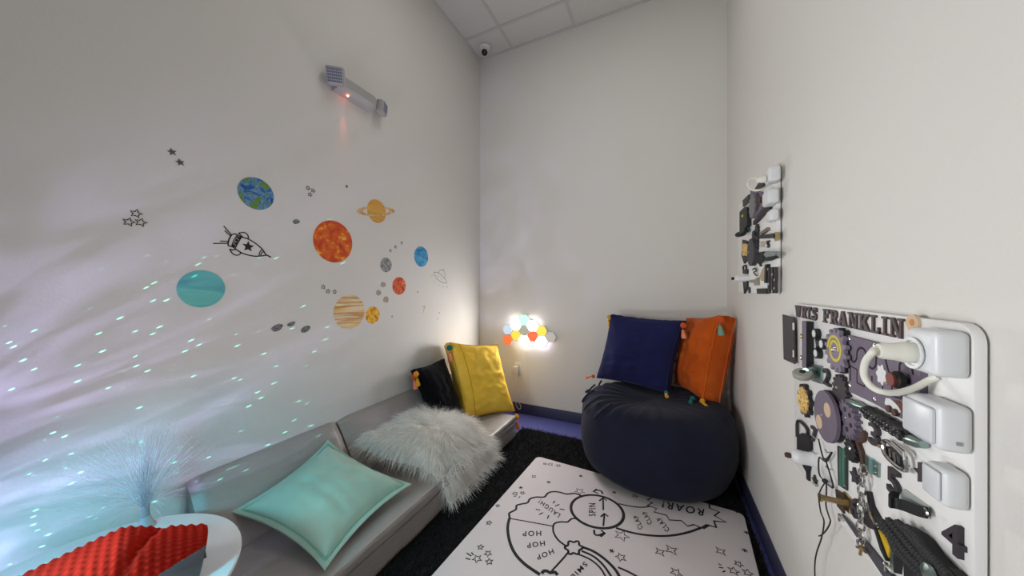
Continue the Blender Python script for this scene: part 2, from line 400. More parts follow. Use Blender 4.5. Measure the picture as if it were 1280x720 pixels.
for a, b, q in (((768, 628), (792, 640), q8), ((772, 655), (805, 660), q8), ((800, 690), (820, 682), q8), ((132, 400), (150, 412), q4), ((128, 420), (146, 425), q4), ((150, 398), (158, 408), q4), ((312, 186), (322, 182), q4), ((330, 190), (336, 184), q4)): draw([a, b], q, .005, False)
m_mat = M('mat_fabric', (224, 217, 218), .7, bump=.12, bscale=260)
m_ink = M('mat_print', (22, 22, 28), .8)
mat = mb.build('play_mat', [m_mat, m_ink], angle=30)
tag(mat, 'white padded play mat printed with black action words, lying on the rug', 'play mat')

# ------------------------------------------------------------------ grey floor sofa along the left wall
m_vinyl = M('grey_vinyl', (156, 150, 145), .42, bump=.6, bscale=5, stretch=(1.5, 1, 3))
m_vdark = M('vinyl_seam', (96, 92, 92), .5)
SX, SZ = -1.065, .18
SY0, SY1 = .575, 2.335
sofa = thing('floor_sofa', (-1.37, 1.45, 0), 'low grey vinyl foam sofa on the floor along the left wall', 'sofa')
mb = MB(); b = bmesh.new(); bmesh.ops.create_cube(b, size=1)
for v in b.verts: v.co = Vector((v.co.x * (SX - XL - .012), v.co.y * (SY1 - SY0), v.co.z * (SZ - .012))) + Vector(((SX + XL + .012) / 2, (SY0 + SY1) / 2, (SZ + .012) / 2 + .001))
bmesh.ops.bevel(b, geom=b.edges[:], offset=.018, segments=3, profile=.6, affect='EDGES')
bmesh.ops.subdivide_edges(b, edges=[e for e in b.edges if e.calc_length() > .1], cuts=40, use_grid_fill=True)
for v in b.verts:
    k = mnoise.noise(Vector((v.co.x * 4, v.co.y * 7, v.co.z * 6))) * .008
    if v.co.z > SZ - .03: v.co.z += k * .8
    if v.co.x > SX - .03: v.co.x += k - .006 * (1 - abs(v.co.z - .09) / .09) + .02 * (.18 - v.co.z) * 0
mb.bm(b); mb.build('seat', m_vinyl, sofa, angle=60)
MB().tube([(SX + .001, y, .132 + .003 * math.sin(y * 9)) for y in np.linspace(SY0 + .02, SY1 - .02, 30)], .0028, 6).build('piping', m_vdark, sofa)
MB().tube([(SX - .006, y, SZ - .002 + .002 * math.sin(y * 7)) for y in np.linspace(SY0 + .02, SY1 - .02, 30)], .003, 6).build('piping', M('vinyl_edge', (168, 161, 157), .4), sofa)
for y0, y1, sd in ((SY0 + .005, 1.205, 0), (1.217, SY1, 5)):
    mb = MB(); N = 40; prof = [(XL + .003, SZ + .001), (-1.50, SZ + .001), (-1.495, .195), (-1.53, .245), (-1.575, .315), (-1.62, .39), (-1.655, .437), (-1.672, .452), (XL + .003, .455)]
    vs = []; fs = []
    for i in range(N + 1):
        y = y0 + (y1 - y0) * i / N; e = min(i, N - i) / N; rd = .014 * max(0, 1 - e * 18)
        for k, (x, z) in enumerate(prof):
            dn = mnoise.noise(Vector((y * 5 + sd, z * 9, 3))) * .012 if 1 < k < 8 else 0
            xx = x + (dn * .9 - rd if k > 0 and k < 8 else 0); zz = z + (dn * .6 - (rd if k > 3 else 0) if k > 1 else 0)
            vs.append((max(xx, XL + .002), y, zz))
    K = len(prof)
    for i in range(N):
        for k in range(K):
            l = (k + 1) % K; fs.append([i * K + k, (i + 1) * K + k, (i + 1) * K + l, i * K + l])
    fs += [list(range(K)), [N * K + k for k in range(K)][::-1]]
    mb.add(vs, fs); mb.build('backrest', m_vinyl, sofa, angle=55)

# ------------------------------------------------------------------ navy beanbag pouf
m_pouf = M('pouf_velvet', (23, 27, 47), .9, spec=.2, sheen=.06, bump=.10, bscale=14, var=.25, vscale=7)
pouf = thing('beanbag_pouf', (-.07, 2.3, .014), 'large round dark navy velvet beanbag pouf in the right back corner', 'beanbag')
PC = Vector((-.055, 2.315, 0)); prof = [(.0, .036), (.30, .0345), (.38, .04), (.435, .085), (.462, .16), (.472, .25), (.468, .34), (.45, .41), (.415, .455), (.36, .482), (.27, .487), (.15, .475), (.0, .47)]
pp = smooth_pts([(a, b, 0) for a, b in prof], 4); vs = []; fs = []; SEG = 96
for i, p in enumerate(pp):
    for k in range(SEG):
        a = 2 * math.pi * k / SEG; h_ = p.y; r = p.x
        wr = 0
        if h_ > .36:                                        # gathers around the drawn-in top
            gath = math.sin(a * 26 + 3 * math.sin(a * 3)) * .006 * min(1, (h_ - .36) / .1) * min(1, r / .25)
            wr = gath * (1.4 if 2.0 < a < 4.2 else .5)
        lump = mnoise.noise(Vector((math.cos(a) * 1.6, math.sin(a) * 1.6, h_ * 5))) * .018 * min(1, r / .3)
        rr_ = r + (lump if .08 < h_ < .45 else lump * .3) + wr * .5
        vs.append((PC.x + rr_ * math.cos(a), min(PC.y + rr_ * math.sin(a), YB - .012), h_ + (wr if h_ > .36 else 0)))
for i in range(len(pp) - 1):
    for k in range(SEG):
        l = (k + 1) % SEG; fs.append([i * SEG + k, i * SEG + l, (i + 1) * SEG + l, (i + 1) * SEG + k])
for i, v in enumerate(vs): vs[i] = (min(v[0], XR - .012), v[1], v[2])
MB().add(vs, fs).build('cover', m_pouf, pouf, angle=80)
kx = PC + Vector((-.40, .04, .468))
MB().tube(smooth_pts([kx + Vector((-.045, -.05, -.012)), kx + Vector((-.02, -.075, .012)), kx + Vector((.03, -.085, .010)), kx + Vector((.075, -.06, .020)), kx + Vector((.06, -.02, .022))], 6), .008, 8).build('drawstring', M('pouf_drawstring', (30, 33, 48), .9), pouf)
for k in range(5):
    a = math.radians(150 + 19 * k)
    pts = [PC + Vector(((.465 - .05 * t) * math.cos(a + .10 * t), (.465 - .05 * t) * math.sin(a + .10 * t), .40 + .08 * t ** .7)) for t in np.linspace(0, 1.6, 8)]
    MB().tube([p if p.y < YB - .03 else Vector((p.x, YB - .03, p.z)) for p in pts], .006, 6).build('gather', m_pouf, pouf)

# ------------------------------------------------------------------ velvet cushions
def velvet(nm, c, c2): return M(nm, c, .9, spec=.12, sheen=.08, bump=.25, bscale=14, var=.2, vscale=5, col2=c2)
m_blue = velvet('velvet_blue', (31, 34, 78), (25, 28, 66)); m_orange = velvet('velvet_orange', (205, 96, 30), (178, 74, 16))
m_yellow = velvet('velvet_yellow', (246, 206, 84), (232, 186, 58)); m_black = velvet('velvet_black', (7, 7, 13), (4, 4, 8))
def pillow_root(name, pts, label): return thing(name, min((Vector(p) for p in pts), key=lambda p: p.z), label, 'cushion')
q = [(-.365, 2.60, 1.00), (.125, 2.455, .985), (.02, 2.41, .497), (-.47, 2.56, .50)]
r = pillow_root('throw_pillow', q, 'royal blue velvet box cushion leaning on the back wall, standing on the beanbag')
cov, cor, n = cushion(r, q, .10, .075, m_blue, seed=1, wrinkle=.010, pipe=velvet('velvet_blue_piping', (36, 42, 96), (28, 34, 80)))
tassel(r, cor[1] + Vector((.0, -.012, -.005)), (m_org, m_coral)); tassel(r, cor[0] + Vector((-.02, 0, .0)), (m_gold, m_gold), size=.8)
tassel(r, cor[2] + Vector((0, -.03, .02)), (m_teal, m_gold), drop=(0, -1, -.2), size=.7); tassel(r, cor[3] + Vector((-.01, -.02, .02)), (m_org, m_coral), drop=(-1, -.6, -.2), size=.7)
q = [(.165, 2.70, .985), (.325, 2.385, 1.035), (.235, 2.37, .49), (.08, 2.65, .50)]
r = pillow_root('throw_pillow', q, 'burnt orange velvet box cushion propped in the corner, standing on the beanbag')
cov, cor, n = cushion(r, q, .11, .07, m_orange, seed=2, wrinkle=.012, pipe=velvet('velvet_orange_piping', (214, 108, 40), (190, 84, 24)))
tassel(r, cor[1] + Vector((.0, -.02, .0)), (m_org, m_mintp), size=1.1); tassel(r, cor[2] + Vector((-.015, -.02, .012)), (m_gold, m_gold), drop=(.2, -1, -.25), size=.8); tassel(r, cor[2] + Vector((-.06, -.02, .02)), (m_teal, m_teal), drop=(-.3, -1, -.25), size=.7)
q = [(-1.58, 1.76, .635), (-1.60, 2.09, .635), (-1.43, 2.11, .20), (-1.42, 1.85, .20)]
r = pillow_root('throw_pillow', q, 'black velvet box cushion leaning on the sofa back behind the yellow cushion')
cov, cor, n = cushion(r, q, .06, .06, m_black, seed=3, pipe=m_black)
tassel(r, cor[0] + Vector((.004, -.012, -.01)), (m_gold, m_gold)); tassel(r, cor[0] + Vector((-.01, -.022, -.03)), (m_org, m_coral))
q = [(-1.57, 2.125, .765), (-1.324, 2.49, .708), (-1.124, 2.426, .175), (-1.375, 2.075, .19)]
r = pillow_root('throw_pillow', q, 'mustard yellow velvet box cushion standing upright on the far end of the sofa')
cov, cor, n = cushion(r, q, .13, .07, m_yellow, seed=4, seam_u=-.66, pipe=velvet('velvet_yellow_piping', (216, 168, 44), (196, 146, 28)), wrinkle=.016, wscale=12)
tassel(r, cor[0] + Vector((.012, -.015, -.01)), (m_teal, m_coral), size=1.2)
tassel(r, cor[2] + Vector((.02, -.01, -.012)), (m_gold, m_coral), size=1.2)
# mint flanged pillow
m_mint = M('mint_fabric', (162, 200, 184), .85, sheen=.3, bump=.06, bscale=90, var=.12, vscale=9)
q = [(-1.605, 1.105, .405), (-1.13, 1.215, .235), (-1.09, .74, .205), (-1.575, .675, .305)]
r = pillow_root('throw_pillow', q, 'mint green pillow with a flat flange lying on the near half of the sofa')
cushion(r, q, .008, .0, m_mint, pinch=.13, wrinkle=.004, seed=6, part='flange')
A, B_, C_, D_ = [Vector(p) for p in q]; cen = (A + B_ + C_ + D_) / 4
qi = [cen + (p - cen) * .90 for p in (A, B_, C_, D_)]
cushion(r, qi, .006, .08, m_mint, pinch=.13, wrinkle=.010, seed=7, part='filled_panel', backbulge=.012, wscale=5, pipe=M('mint_seam', (122, 176, 158), .85))

# white faux fur cushion lying on the sofa, front corner drooping over the seat edge
m_furb = M('fur_base', (225, 220, 212), .9); m_fur = M('white_fur', (252, 249, 243), .65, var=.10, vscale=20)
fq = [(-1.56, 1.765, .335), (-1.015, 1.93, .25), (-1.02, 1.41, .235), (-1.58, 1.27, .335)]
r = pillow_root('fur_pillow', [(-1.25, 1.6, .182)], 'fluffy white faux fur cushion lying across the middle of the sofa')
def fbend(p):
    d = max(0, p.x - (SX - .12)); return Vector((p.x, p.y, max(.188 if p.x < SX - .004 else .05, p.z - 1.1 * d - 2.2 * d * d)))
cov, cor, n = cushion(r, fq, .05, .06, m_furb, pinch=.03, seed=9, wrinkle=.012, bend=fbend, part='body')
me = cov.data; V = np.array([v.co for v in me.vertices]) + np.array(WPOS[cov]); Nn = np.array([v.normal for v in me.vertices])
tri = np.array([(p.vertices[0], p.vertices[1], p.vertices[2]) for p in me.polygons] + [(p.vertices[0], p.vertices[2], p.vertices[3]) for p in me.polygons])
ar = np.linalg.norm(np.cross(V[tri[:, 1]] - V[tri[:, 0]], V[tri[:, 2]] - V[tri[:, 0]]), axis=1)
pick = RNG.choice(len(tri), 26000, p=ar / ar.sum()); bb = RNG.dirichlet((1, 1, 1), 26000)
P = (V[tri[pick]] * bb[:, :, None]).sum(1); Nr = (Nn[tri[pick]] * bb[:, :, None]).sum(1)
kp = (Nr[:, 2] > -.3); P = P[kp]; Nr = Nr[kp]
fc = np.array([-1.27, 1.60, .3]); out_ = P - fc; out_[:, 2] = 0; out_ /= np.linalg.norm(out_, axis=1)[:, None] + 1e-6
clump = np.array([[mnoise.noise(Vector(p) * 11), mnoise.noise(Vector(p) * 11 + Vector((9, 0, 0))), mnoise.noise(Vector(p) * 11 + Vector((0, 9, 0)))] for p in P.tolist()])
D = Nr * .50 + out_ * .75 + np.array([.22, -.42, -.10]) + clump * .55 + RNG.normal(0, .16, P.shape)
strands('fur', P, D, RNG.uniform(.05, .095, len(P)), .0017, m_fur, r, seg=5, droop=1.1, wid_tip=.25, wob=.10, floor=.03)['kind'] = 'stuff'

# ------------------------------------------------------------------ round white side table, fibre lamp and red dotted cushion
m_white = M('table_white', (226, 230, 232), .35)
TC = Vector((-1.318, .224, 0)); TZ = .43; TR = .338
tb = thing('side_table', TC, 'round white side table against the left wall in the near corner', 'table')
MB().lathe([(.0, TZ - .022), (TR - .012, TZ - .022), (TR - .003, TZ - .016), (TR, TZ - .008), (TR - .002, TZ - .002), (TR - .006, TZ), (0, TZ)], TC, (0, 0, 1), 72).build('tabletop', m_white, tb)
MB().lathe([(.0, .012), (.028, .012), (.026, .2), (.03, TZ - .04), (.08, TZ - .0225), (0, TZ - .0225)], TC, (0, 0, 1), 32).build('pedestal', m_white, tb)
MB().lathe([(0, 0), (.2, 0), (.2, .008), (.06, .018), (0, .018)], TC, (0, 0, 1), 48).build('base', m_white, tb)
LP = Vector((-1.525, .425, TZ))
lamp = thing('fibre_optic_lamp', LP, 'fibre optic spray lamp with fine glassy strands on the white table', 'lamp')
MB().lathe([(0, 0), (.024, 0), (.024, .005), (.018, .010), (.013, .03), (.011, .036), (0, .036)], LP, (0, 0, 1), 24).build('lamp_base', M('lamp_base', (150, 152, 152), .4), lamp)
MB().lathe([(0, .036), (.010, .036), (.009, .07), (0, .07)], LP, (0, 0, 1), 16).build('neck', M('lamp_neck', (130, 132, 135), .35), lamp)
mb = MB(); m_fib = M('fibre', (240, 244, 250), .2, trans=.6, spec=.6)
for k in range(330):
    az = RNG.uniform(0, 2 * math.pi); el = abs(RNG.normal(0, .50)); ln = RNG.uniform(.18, .27)
    d = Vector((math.sin(el) * math.cos(az), math.sin(el) * math.sin(az), math.cos(el))); p = LP + Vector((RNG.normal(0, .004), RNG.normal(0, .004), .068)); pts = []
    for j in range(8):
        pts.append(Vector((max(p.x, XL + .004), p.y, max(p.z, TZ + .01)))); p = p + d * ln / 7; d = (d + Vector((d.x, d.y, -.20)) * .08 * (1 + el)).normalized()
    mb.tube(pts, .00028, 3, cap=False)
mb.build('fibre_spray', m_fib, lamp, angle=180)['kind'] = 'stuff'
m_red = M('red_minky', (168, 26, 14), .9, spec=.08, var=.2, vscale=8); m_greyc = M('grey_satin', (84, 88, 94), .4, bump=.2, bscale=16)
redc = thing('dotted_cushion', (-1.25, .15, TZ), 'red dimpled plush cushion with grey satin side on the white table', 'cushion')
E0 = Vector((-1.175, .425, 0)); E1 = Vector((-1.345, -.12, 0)); ax = (E1 - E0).normalized(); sd_ = Vector((-ax.y, ax.x, 0)); Ln = (E1 - E0).length
vs = []; fs = []; NI, NJ = 200, 130; mi = []
for i in range(NI + 1):
    s_ = i / NI; tp = .58 + .42 * min(1, s_ / .24); te = min(1, (1 - s_) / .2) ** .5
    hw = (.062 + .066 * min(1, s_ / .3) ** .8) * max(te, .3); hh = .170 * tp * (1 - .75 * max(0, s_ - .22)) * max(te, .4)
    for j in range(NJ + 1):
        t = math.pi * j / NJ; cx = math.cos(t); sz = max(0, math.sin(t))
        x = hw * math.copysign(abs(cx) ** .85, cx); z = hh * sz ** .9
        a_ = s_ * Ln / .0165 * math.pi; b_ = t * .145 / .0165 * math.pi
        bmp = .0042 * (math.sin(a_) * math.sin(b_)) ** 2 if z > .08 else mnoise.noise(Vector((s_ * 9, t * 3, 1))) * .004
        fold = -.016 * math.exp(-((s_ - .16 - .09 * cx) / .018) ** 2) * sz
        p = E0 + ax * (s_ * Ln - .022 * (z / hh) * math.exp(-s_ / .12)) + sd_ * (x + bmp * cx) + Vector((0, 0, TZ + .001 + z + bmp * sz * 1.3 + fold)); p.z = max(p.z, TZ + .001); vs.append(p)
cap0 = len(vs); vs.append(E0 + ax * .012 + Vector((0, 0, TZ + .05)))
for j in range(NJ): fs.append([cap0, j, j + 1])
for i in range(NI):
    for j in range(NJ): fs.append([i * (NJ + 1) + j, (i + 1) * (NJ + 1) + j, (i + 1) * (NJ + 1) + j + 1, i * (NJ + 1) + j + 1])
top = [f for f in fs if len(f) == 4 and sum(vs[k].z for k in f) / 4 > TZ + .078]; low = [f for f in fs if len(f) == 3 or sum(vs[k].z for k in f) / 4 <= TZ + .078]
def submesh(fl):
    ids = sorted({k for f in fl for k in f}); mp_ = {k: i for i, k in enumerate(ids)}
    return MB().add([vs[k] for k in ids], [[mp_[k] for k in f] for f in fl])
submesh(top).build('plush_top', m_red, redc, angle=180); submesh(low).build('side_band', m_greyc, redc, angle=180)
MB().tube([E0 + Vector((-.004, .0, TZ + .05)), E0 + Vector((.008, .012, TZ + .040)), E0 + Vector((.014, .012, TZ + .022))], .0035, 6).build('zip_pull', M('zip_pull', (60, 62, 70), .4, .6), redc)

# ------------------------------------------------------------------ hexagon lights, plug adapter and cord on the back wall
hexes = [(0, .805, (.72, .86, 1), .0098, 'pale blue lit hexagon wall light at the left end, upper of two'),
         (0, .705, (1, .16, .03), .0125, 'orange red lit hexagon wall light at the lower left end'),
         (1, .855, (1, .97, .95), 1, 'bright white hexagon wall light left of the green one'),
         (1, .755, (1, .70, .05), .0128, 'yellow hexagon wall light above left of the lower white one'),
         (2, .905, (.30, 1, .42), .026, 'green glowing hexagon wall light at the top of the cluster'),
         (2, .805, None, 0, 'unlit dark hexagon wall light under the green one'),
         (2, .705, (1, .98, .86), 1, 'bright warm white hexagon wall light at the bottom of the cluster'),
         (3, .855, (1, .99, .97), 1, 'bright white hexagon wall light right of the green one'),
         (3, .755, (1, .14, .03), .0122, 'orange hexagon wall light in the middle of the cluster'),
         (4, .810, (1, .72, .06), .0135, 'yellow hexagon wall light at the upper right of the cluster'),
         (4, .710, (.90, .82, 1), 1, 'bright lavender white hexagon wall light at the lower right'),
         (5, .760, None, 0, 'unlit white hexagon wall light at the right end of the cluster')]
HR = .0568; m_hexs = M('hexagon_shell', (226, 224, 222), .4)
for k, (cI, hz, col, pw, lab) in enumerate(hexes):
    c = Vector((-1.367 + .0876 * cI, YB, hz)); h = thing('hexagon_light', c, lab, 'wall light', 'hexagon lights on the back wall')
    def ring(r, y): return [Vector((c.x + r * math.cos(math.pi / 3 * j), y, c.z + r * math.sin(math.pi / 3 * j))) for j in range(6)]
    MB().prism(ring(HR * .965, YB - .0005), (0, -.021, 0)).build('back_plate', m_hexs, h, smooth=False)
    m = M('hexagon_lens_%d' % k, (70, 70, 70) if col else (244, 242, 244) if cI == 5 else (206, 214, 202), .35, emit=col, estr=HEX_POWER * pw if col else 0)
    MB().prism(ring(HR * .955, YB - .0216), (0, -.005, 0), .002).build('lens', m, h, smooth=False)
m_pl = M('white_plastic', (232, 231, 228), .35)
oc = hit(648, 460, 1, YB)
ol = thing('wall_outlet', oc, 'white wall outlet with an adapter below the hexagon lights', 'outlet')
MB().box((oc.x - .036, YB - .006, oc.z - .058), (oc.x + .036, YB - .0003, oc.z + .058), .003).build('cover_plate', m_pl, ol)
MB().box((oc.x - .016, YB - .010, oc.z + .008), (oc.x + .016, YB - .006, oc.z + .042), .001).build('socket', M('socket_white', (214, 213, 210), .4), ol)
ad = thing('power_adapter', (oc.x - .015, YB - .011, oc.z - .05), 'small white power adapter plugged in the outlet below the hexagon lights', 'adapter')
MB().box((oc.x - .042, YB - .052, oc.z - .062), (oc.x + .010, YB - .0105, oc.z + .022), .006).build('adapter_body', M('adapter_plastic', (205, 205, 210), .4), ad)
cpts = [(646, 466), (646.5, 490), (645, 505), (649, 511.5), (651, 508), (648, 502), (646, 498), (656, 494), (661, 484), (661, 474), (658, 462), (657, 452), (655, 436)]
P = smooth_pts([hit(x, y, 1, YB - (.012 if i else .030)) for i, (x, y) in enumerate(cpts)], 6)
MB().tube(P, .0022, 6).build('cord', m_pl, ad)

# ------------------------------------------------------------------ ceiling camera and emergency light
cc = hit(606, 58, 2, ZC)
sc = thing('security_camera', cc, 'small white security camera with a black lens in the ceiling corner', 'camera')
MB().lathe([(0, .0065), (.052, .0065), (.052, .016), (.045, .024), (.03, .03), (0, .03)], cc, (0, 0, -1), 32).build('mount', m_pl, sc)
cd = (Vector((.5, -1.1, -1.5))).normalized(); bc = cc + Vector((0, 0, -.045))
MB().lathe([(0, -.028), (.02, -.026), (.032, -.01), (.034, .01), (.034, .035), (.031, .04), (0, .04)], bc, cd, 28).build('camera_head', m_pl, sc)
MB().lathe([(0, .0405), (.029, .0405), (.029, .043), (.02, .052), (0, .056)], bc, cd, 24).build('lens', M('lens_black', (8, 8, 9), .12), sc)
em = thing('emergency_light', (XL, 1.3, 2.33), 'grey twin head emergency light high on the left wall', 'emergency light')
m_em = M('emergency_plastic', (170, 168, 168), .45)
prof = [(XL + .0005, 2.328), (XL + .045, 2.334), (XL + .070, 2.355), (XL + .074, 2.385), (XL + .062, 2.412), (XL + .03, 2.428), (XL + .0005, 2.43)]
MB().prism([(x, 1.19, z) for x, z in prof], (0, .255, 0), .01).build('housing', m_em, em, angle=30)
def head(c, nrm, up=(0, 0, 1), sz=.046):
    c = Vector(c); nz = Vector(nrm).normalized(); ux = Vector(up).cross(nz).normalized(); uy = nz.cross(ux)
    mt = Matrix.Translation(c) @ Matrix((ux, uy, nz)).transposed().to_4x4()
    hb = MB().box((-sz, -sz, -.03), (sz, sz, .012), .010, 3, mt).build('lamp_head', m_em, em)
    MB().box((-sz * .86, -sz * .86, .0122), (sz * .86, sz * .86, .016), .003, 2, mt).build('lens', M('led_lens', (188, 190, 205), .2, spec=.8), hb)
    d = MB()
    for a in range(7):
        for b_ in range(5):
            x = (a - 3) * sz * .23; y = (b_ - 2) * sz * .32; d.box((x - sz * .085, y - sz * .10, .0162), (x + sz * .085, y + sz * .10, .0185), .0008, 1, mt)
    d.build('led_grid', M('led_cell', (120, 122, 140), .3), hb)
head((-1.628, 1.165, 2.378), (.62, -.72, -.32)); head((-1.635, 1.50, 2.372), (.80, .42, -.10), sz=.040)
rl = Vector((XL + .040, 1.262, 2.3285))
MB().ball(rl, .005, 2).build('indicator_led', M('indicator_red', (255, 60, 40), .3, emit=(1, .12, .06), estr=25), em)
light('indicator_beam', 'SPOT', rl + Vector((-.004, 0, -.008)), 1.4, (1, .16, .08), target=rl + Vector((-.030, 0, -.2)), spot_size=math.radians(26), spot_blend=1, shadow_soft_size=.004)

# ------------------------------------------------------------------ wall stickers on the left wall
WX = XL + .0004; NW = Vector((1, 0, 0))
def lw(px, py): return hit(px, py, 0, WX)
def planet(name, px, py, r, mats, label, group=None, extra=None, seg=48):
    c = lw(px, py); mb = MB()
    mb.prism([c + Vector((0, r * math.cos(2 * math.pi * k / seg), r * math.sin(2 * math.pi * k / seg))) for k in range(seg)], (.0006, 0, 0))
    if extra: extra(mb, c)
    return tag(mb.build(name, mats, loc=c, angle=30), label, 'wall sticker', group)
def pmat(name, stops, scale=9., stretch=(1, 1, 1), detail=6, dist=.6, kind='noise', rot=0, off=0):
    m = bpy.data.materials.new(name); m.use_nodes = True; nt = m.node_tree; b = nt.nodes['Principled BSDF']; b.inputs['Roughness'].default_value = .7
    tc = nt.nodes.new('ShaderNodeTexCoord'); mpn = nt.nodes.new('ShaderNodeMapping'); mpn.inputs['Scale'].default_value = stretch; mpn.inputs['Rotation'].default_value = (rot, 0, 0); mpn.inputs['Location'].default_value = (off, off, 0)
    n = nt.nodes.new('ShaderNodeTexNoise'); n.inputs['Scale'].default_value = scale; n.inputs['Detail'].default_value = detail; n.inputs['Distortion'].default_value = dist
    r = nt.nodes.new('ShaderNodeValToRGB'); r.color_ramp.elements[0].position = stops[0][0]; r.color_ramp.elements[0].color = (*lin(stops[0][1]), 1)
    r.color_ramp.elements[1].position = stops[-1][0]; r.color_ramp.elements[1].color = (*lin(stops[-1][1]), 1)
    for p, c in stops[1:-1]: e = r.color_ramp.elements.new(p); e.color = (*lin(c), 1)
    nt.links.new(tc.outputs['Object'], mpn.inputs[0]); nt.links.new(mpn.outputs[0], n.inputs['Vector']); nt.links.new(n.outputs[0], r.inputs[0]); nt.links.new(r.outputs[0], b.inputs['Base Color'])
    return m
m_line = M('sticker_ink', (18, 18, 20), .7); m_pencil = M('sticker_pencil', (120, 120, 124), .7)
planet('earth_sticker', 320.5, 242, .073, pmat('earth', [(.30, (30, 60, 120)), (.44, (50, 110, 170)), (.50, (120, 160, 190)), (.54, (60, 110, 150)), (.58, (110, 150, 40)), (.70, (70, 120, 40)), (.80, (210, 220, 225))], 15, detail=9, dist=2.2), 'blue and green earth sticker, highest planet on the left wall')
planet('planet_sticker', 252.5, 361, .0755, pmat('aqua', [(.30, (70, 130, 160)), (.48, (96, 182, 184)), (.60, (112, 200, 190)), (.75, (90, 160, 180))], 7, (1, .6, 2.2)), 'plain aqua planet sticker below the rocket, leftmost planet on the wall')
planet('sun_sticker', 417.2, 302, .119, pmat('sun', [(.30, (180, 50, 10)), (.48, (214, 84, 20)), (.60, (226, 110, 30)), (.66, (236, 180, 60)), (.75, (240, 200, 90))], 24, detail=10), 'large fiery orange sun sticker in the middle of the left wall')
planet('planet_sticker', 437.3, 389.8, .104, pmat('bands', [(.30, (190, 120, 60)), (.42, (222, 184, 110)), (.50, (230, 214, 180)), (.58, (196, 140, 80)), (.66, (226, 196, 130)), (.8, (220, 210, 200))], 9, (1, .25, 4.5), rot=.12, dist=.3), 'big tan striped planet sticker with brown bands, lowest of the large planets')
planet('planet_sticker', 465.8, 393.8, .055, pmat('venus', [(.35, (170, 80, 10)), (.47, (226, 160, 20)), (.6, (240, 190, 40)), (.75, (244, 210, 90))], 44), 'small golden yellow spotted planet sticker touching the striped planet')
planet('planet_sticker', 499, 357.3, .063, pmat('mars', [(.3, (90, 30, 14)), (.44, (200, 74, 30)), (.6, (222, 100, 50)), (.75, (236, 160, 110))], 34), 'small rusty red planet sticker right of the tan asteroids')
planet('planet_sticker', 526.6, 320.8, .079, pmat('neptune', [(.3, (30, 90, 140)), (.45, (52, 140, 190)), (.6, (80, 166, 206)), (.75, (140, 196, 220))], 12, (1, 1, 2.4)), 'small bright blue planet sticker nearest the back corner')
planet('moon_sticker', 482.6, 331.2, .049, pmat('moon', [(.3, (80, 80, 82)), (.5, (140, 140, 142)), (.7, (176, 176, 178))], 55), 'small grey cratered moon sticker right of the orange sun')
m_ring = pmat('saturn_ring', [(.4, (196, 150, 96)), (.6, (226, 190, 140))], 40)
def satring(mb, c):
    mb.m = 1; N = 48; ang = .22
    pts = []
    for k in range(N):
        t = 2 * math.pi * k / N
        pts.append((c + Vector((.0007, .152 * math.cos(t), .032 * math.sin(t) + .152 * math.cos(t) * ang))))
    for k in range(N):
        t = 2 * math.pi * (k + .5) / N
        if math.sin(t) > .05 and abs(.13 * math.cos(t)) < .072: continue
        a, b_ = pts[k], pts[(k + 1) % N]; ia = c + (a - c) * .70; ib = c + (b_ - c) * .70
        mb.add([a, b_, ib, ia, *(p + Vector((.0005, 0, 0)) for p in (a, b_, ib, ia))], [[4, 5, 6, 7], [0, 1, 5, 4], [1, 2, 6, 5], [2, 3, 7, 6], [3, 0, 4, 7]])
planet('saturn_sticker', 471, 264, .076, [pmat('saturn', [(.3, (196, 130, 40)), (.45, (222, 170, 70)), (.55, (204, 150, 80)), (.65, (236, 190, 60))], 9, (1, .3, 4), dist=.3), m_ring], 'ringed ochre planet sticker above right of the orange sun', extra=satring)
def rock(px, py, ry, rz, ang, mat, label, group):
    c = lw(px, py); N = 18; rr = random.Random(int(px * 7)); pts = []
    for k in range(N):
        t = 2 * math.pi * k / N; f_ = 1 + rr.uniform(-.10, .10); y, z = ry * f_ * math.cos(t), rz * f_ * math.sin(t)
        pts.append(c + Vector((0, y * math.cos(ang) - z * math.sin(ang), y * math.sin(ang) + z * math.cos(ang))))
    tag(MB().prism(pts, (.0006, 0, 0)).build('asteroid_sticker', mat, loc=c), label, 'wall sticker', group)
m_rock = pmat('asteroid', [(.3, (70, 70, 72)), (.5, (130, 130, 132)), (.62, (60, 60, 62)), (.72, (170, 170, 172))], 60); m_rock2 = pmat('asteroid_tan', [(.3, (120, 106, 90)), (.5, (176, 164, 146)), (.7, (150, 138, 120))], 60)
ga = 'grey asteroid stickers low on the left wall'; gb = 'tan asteroid stickers left of the rusty planet'
rock(346.5, 409.5, .026, .016, .35, m_rock, 'grey asteroid sticker, leftmost of the three in the lowest row', ga); rock(364, 405, .020, .011, .3, m_rock, 'small grey asteroid sticker, middle of the three in the lowest row', ga); rock(382, 411.3, .025, .016, .35, m_rock, 'grey asteroid sticker, rightmost of the three in the lowest row', ga)
rock(370.3, 277, .018, .012, .3, m_rock, 'single small grey asteroid sticker left of the orange sun', None)
rock(479, 355.6, .021, .019, 0, m_rock2, 'tan asteroid sticker, topmost of the three left of the rusty planet', gb); rock(473.3, 366, .020, .019, 0, m_rock2, 'tan asteroid sticker, leftmost of the three left of the rusty planet', gb); rock(482.4, 374.5, .024, .022, 0, m_rock2, 'tan asteroid sticker, lowest of the three left of the rusty planet', gb)
def wstar(px, py, r, label, group=None, fill=False, mat=None, rot=.2, w_=.0042, n_=5):
    c = lw(px, py); P = [c + Vector((0, a, b)) for a, b in star_pts(n_, r, .45, rot)]; mb = MB()
    if fill: mb.prism(P, (.0006, 0, 0))
    else: mb.strip(P, NW, w_, .0006, True)
    tag(mb.build('star_sticker', mat or m_line, loc=c, smooth=False), label, 'wall sticker', group)
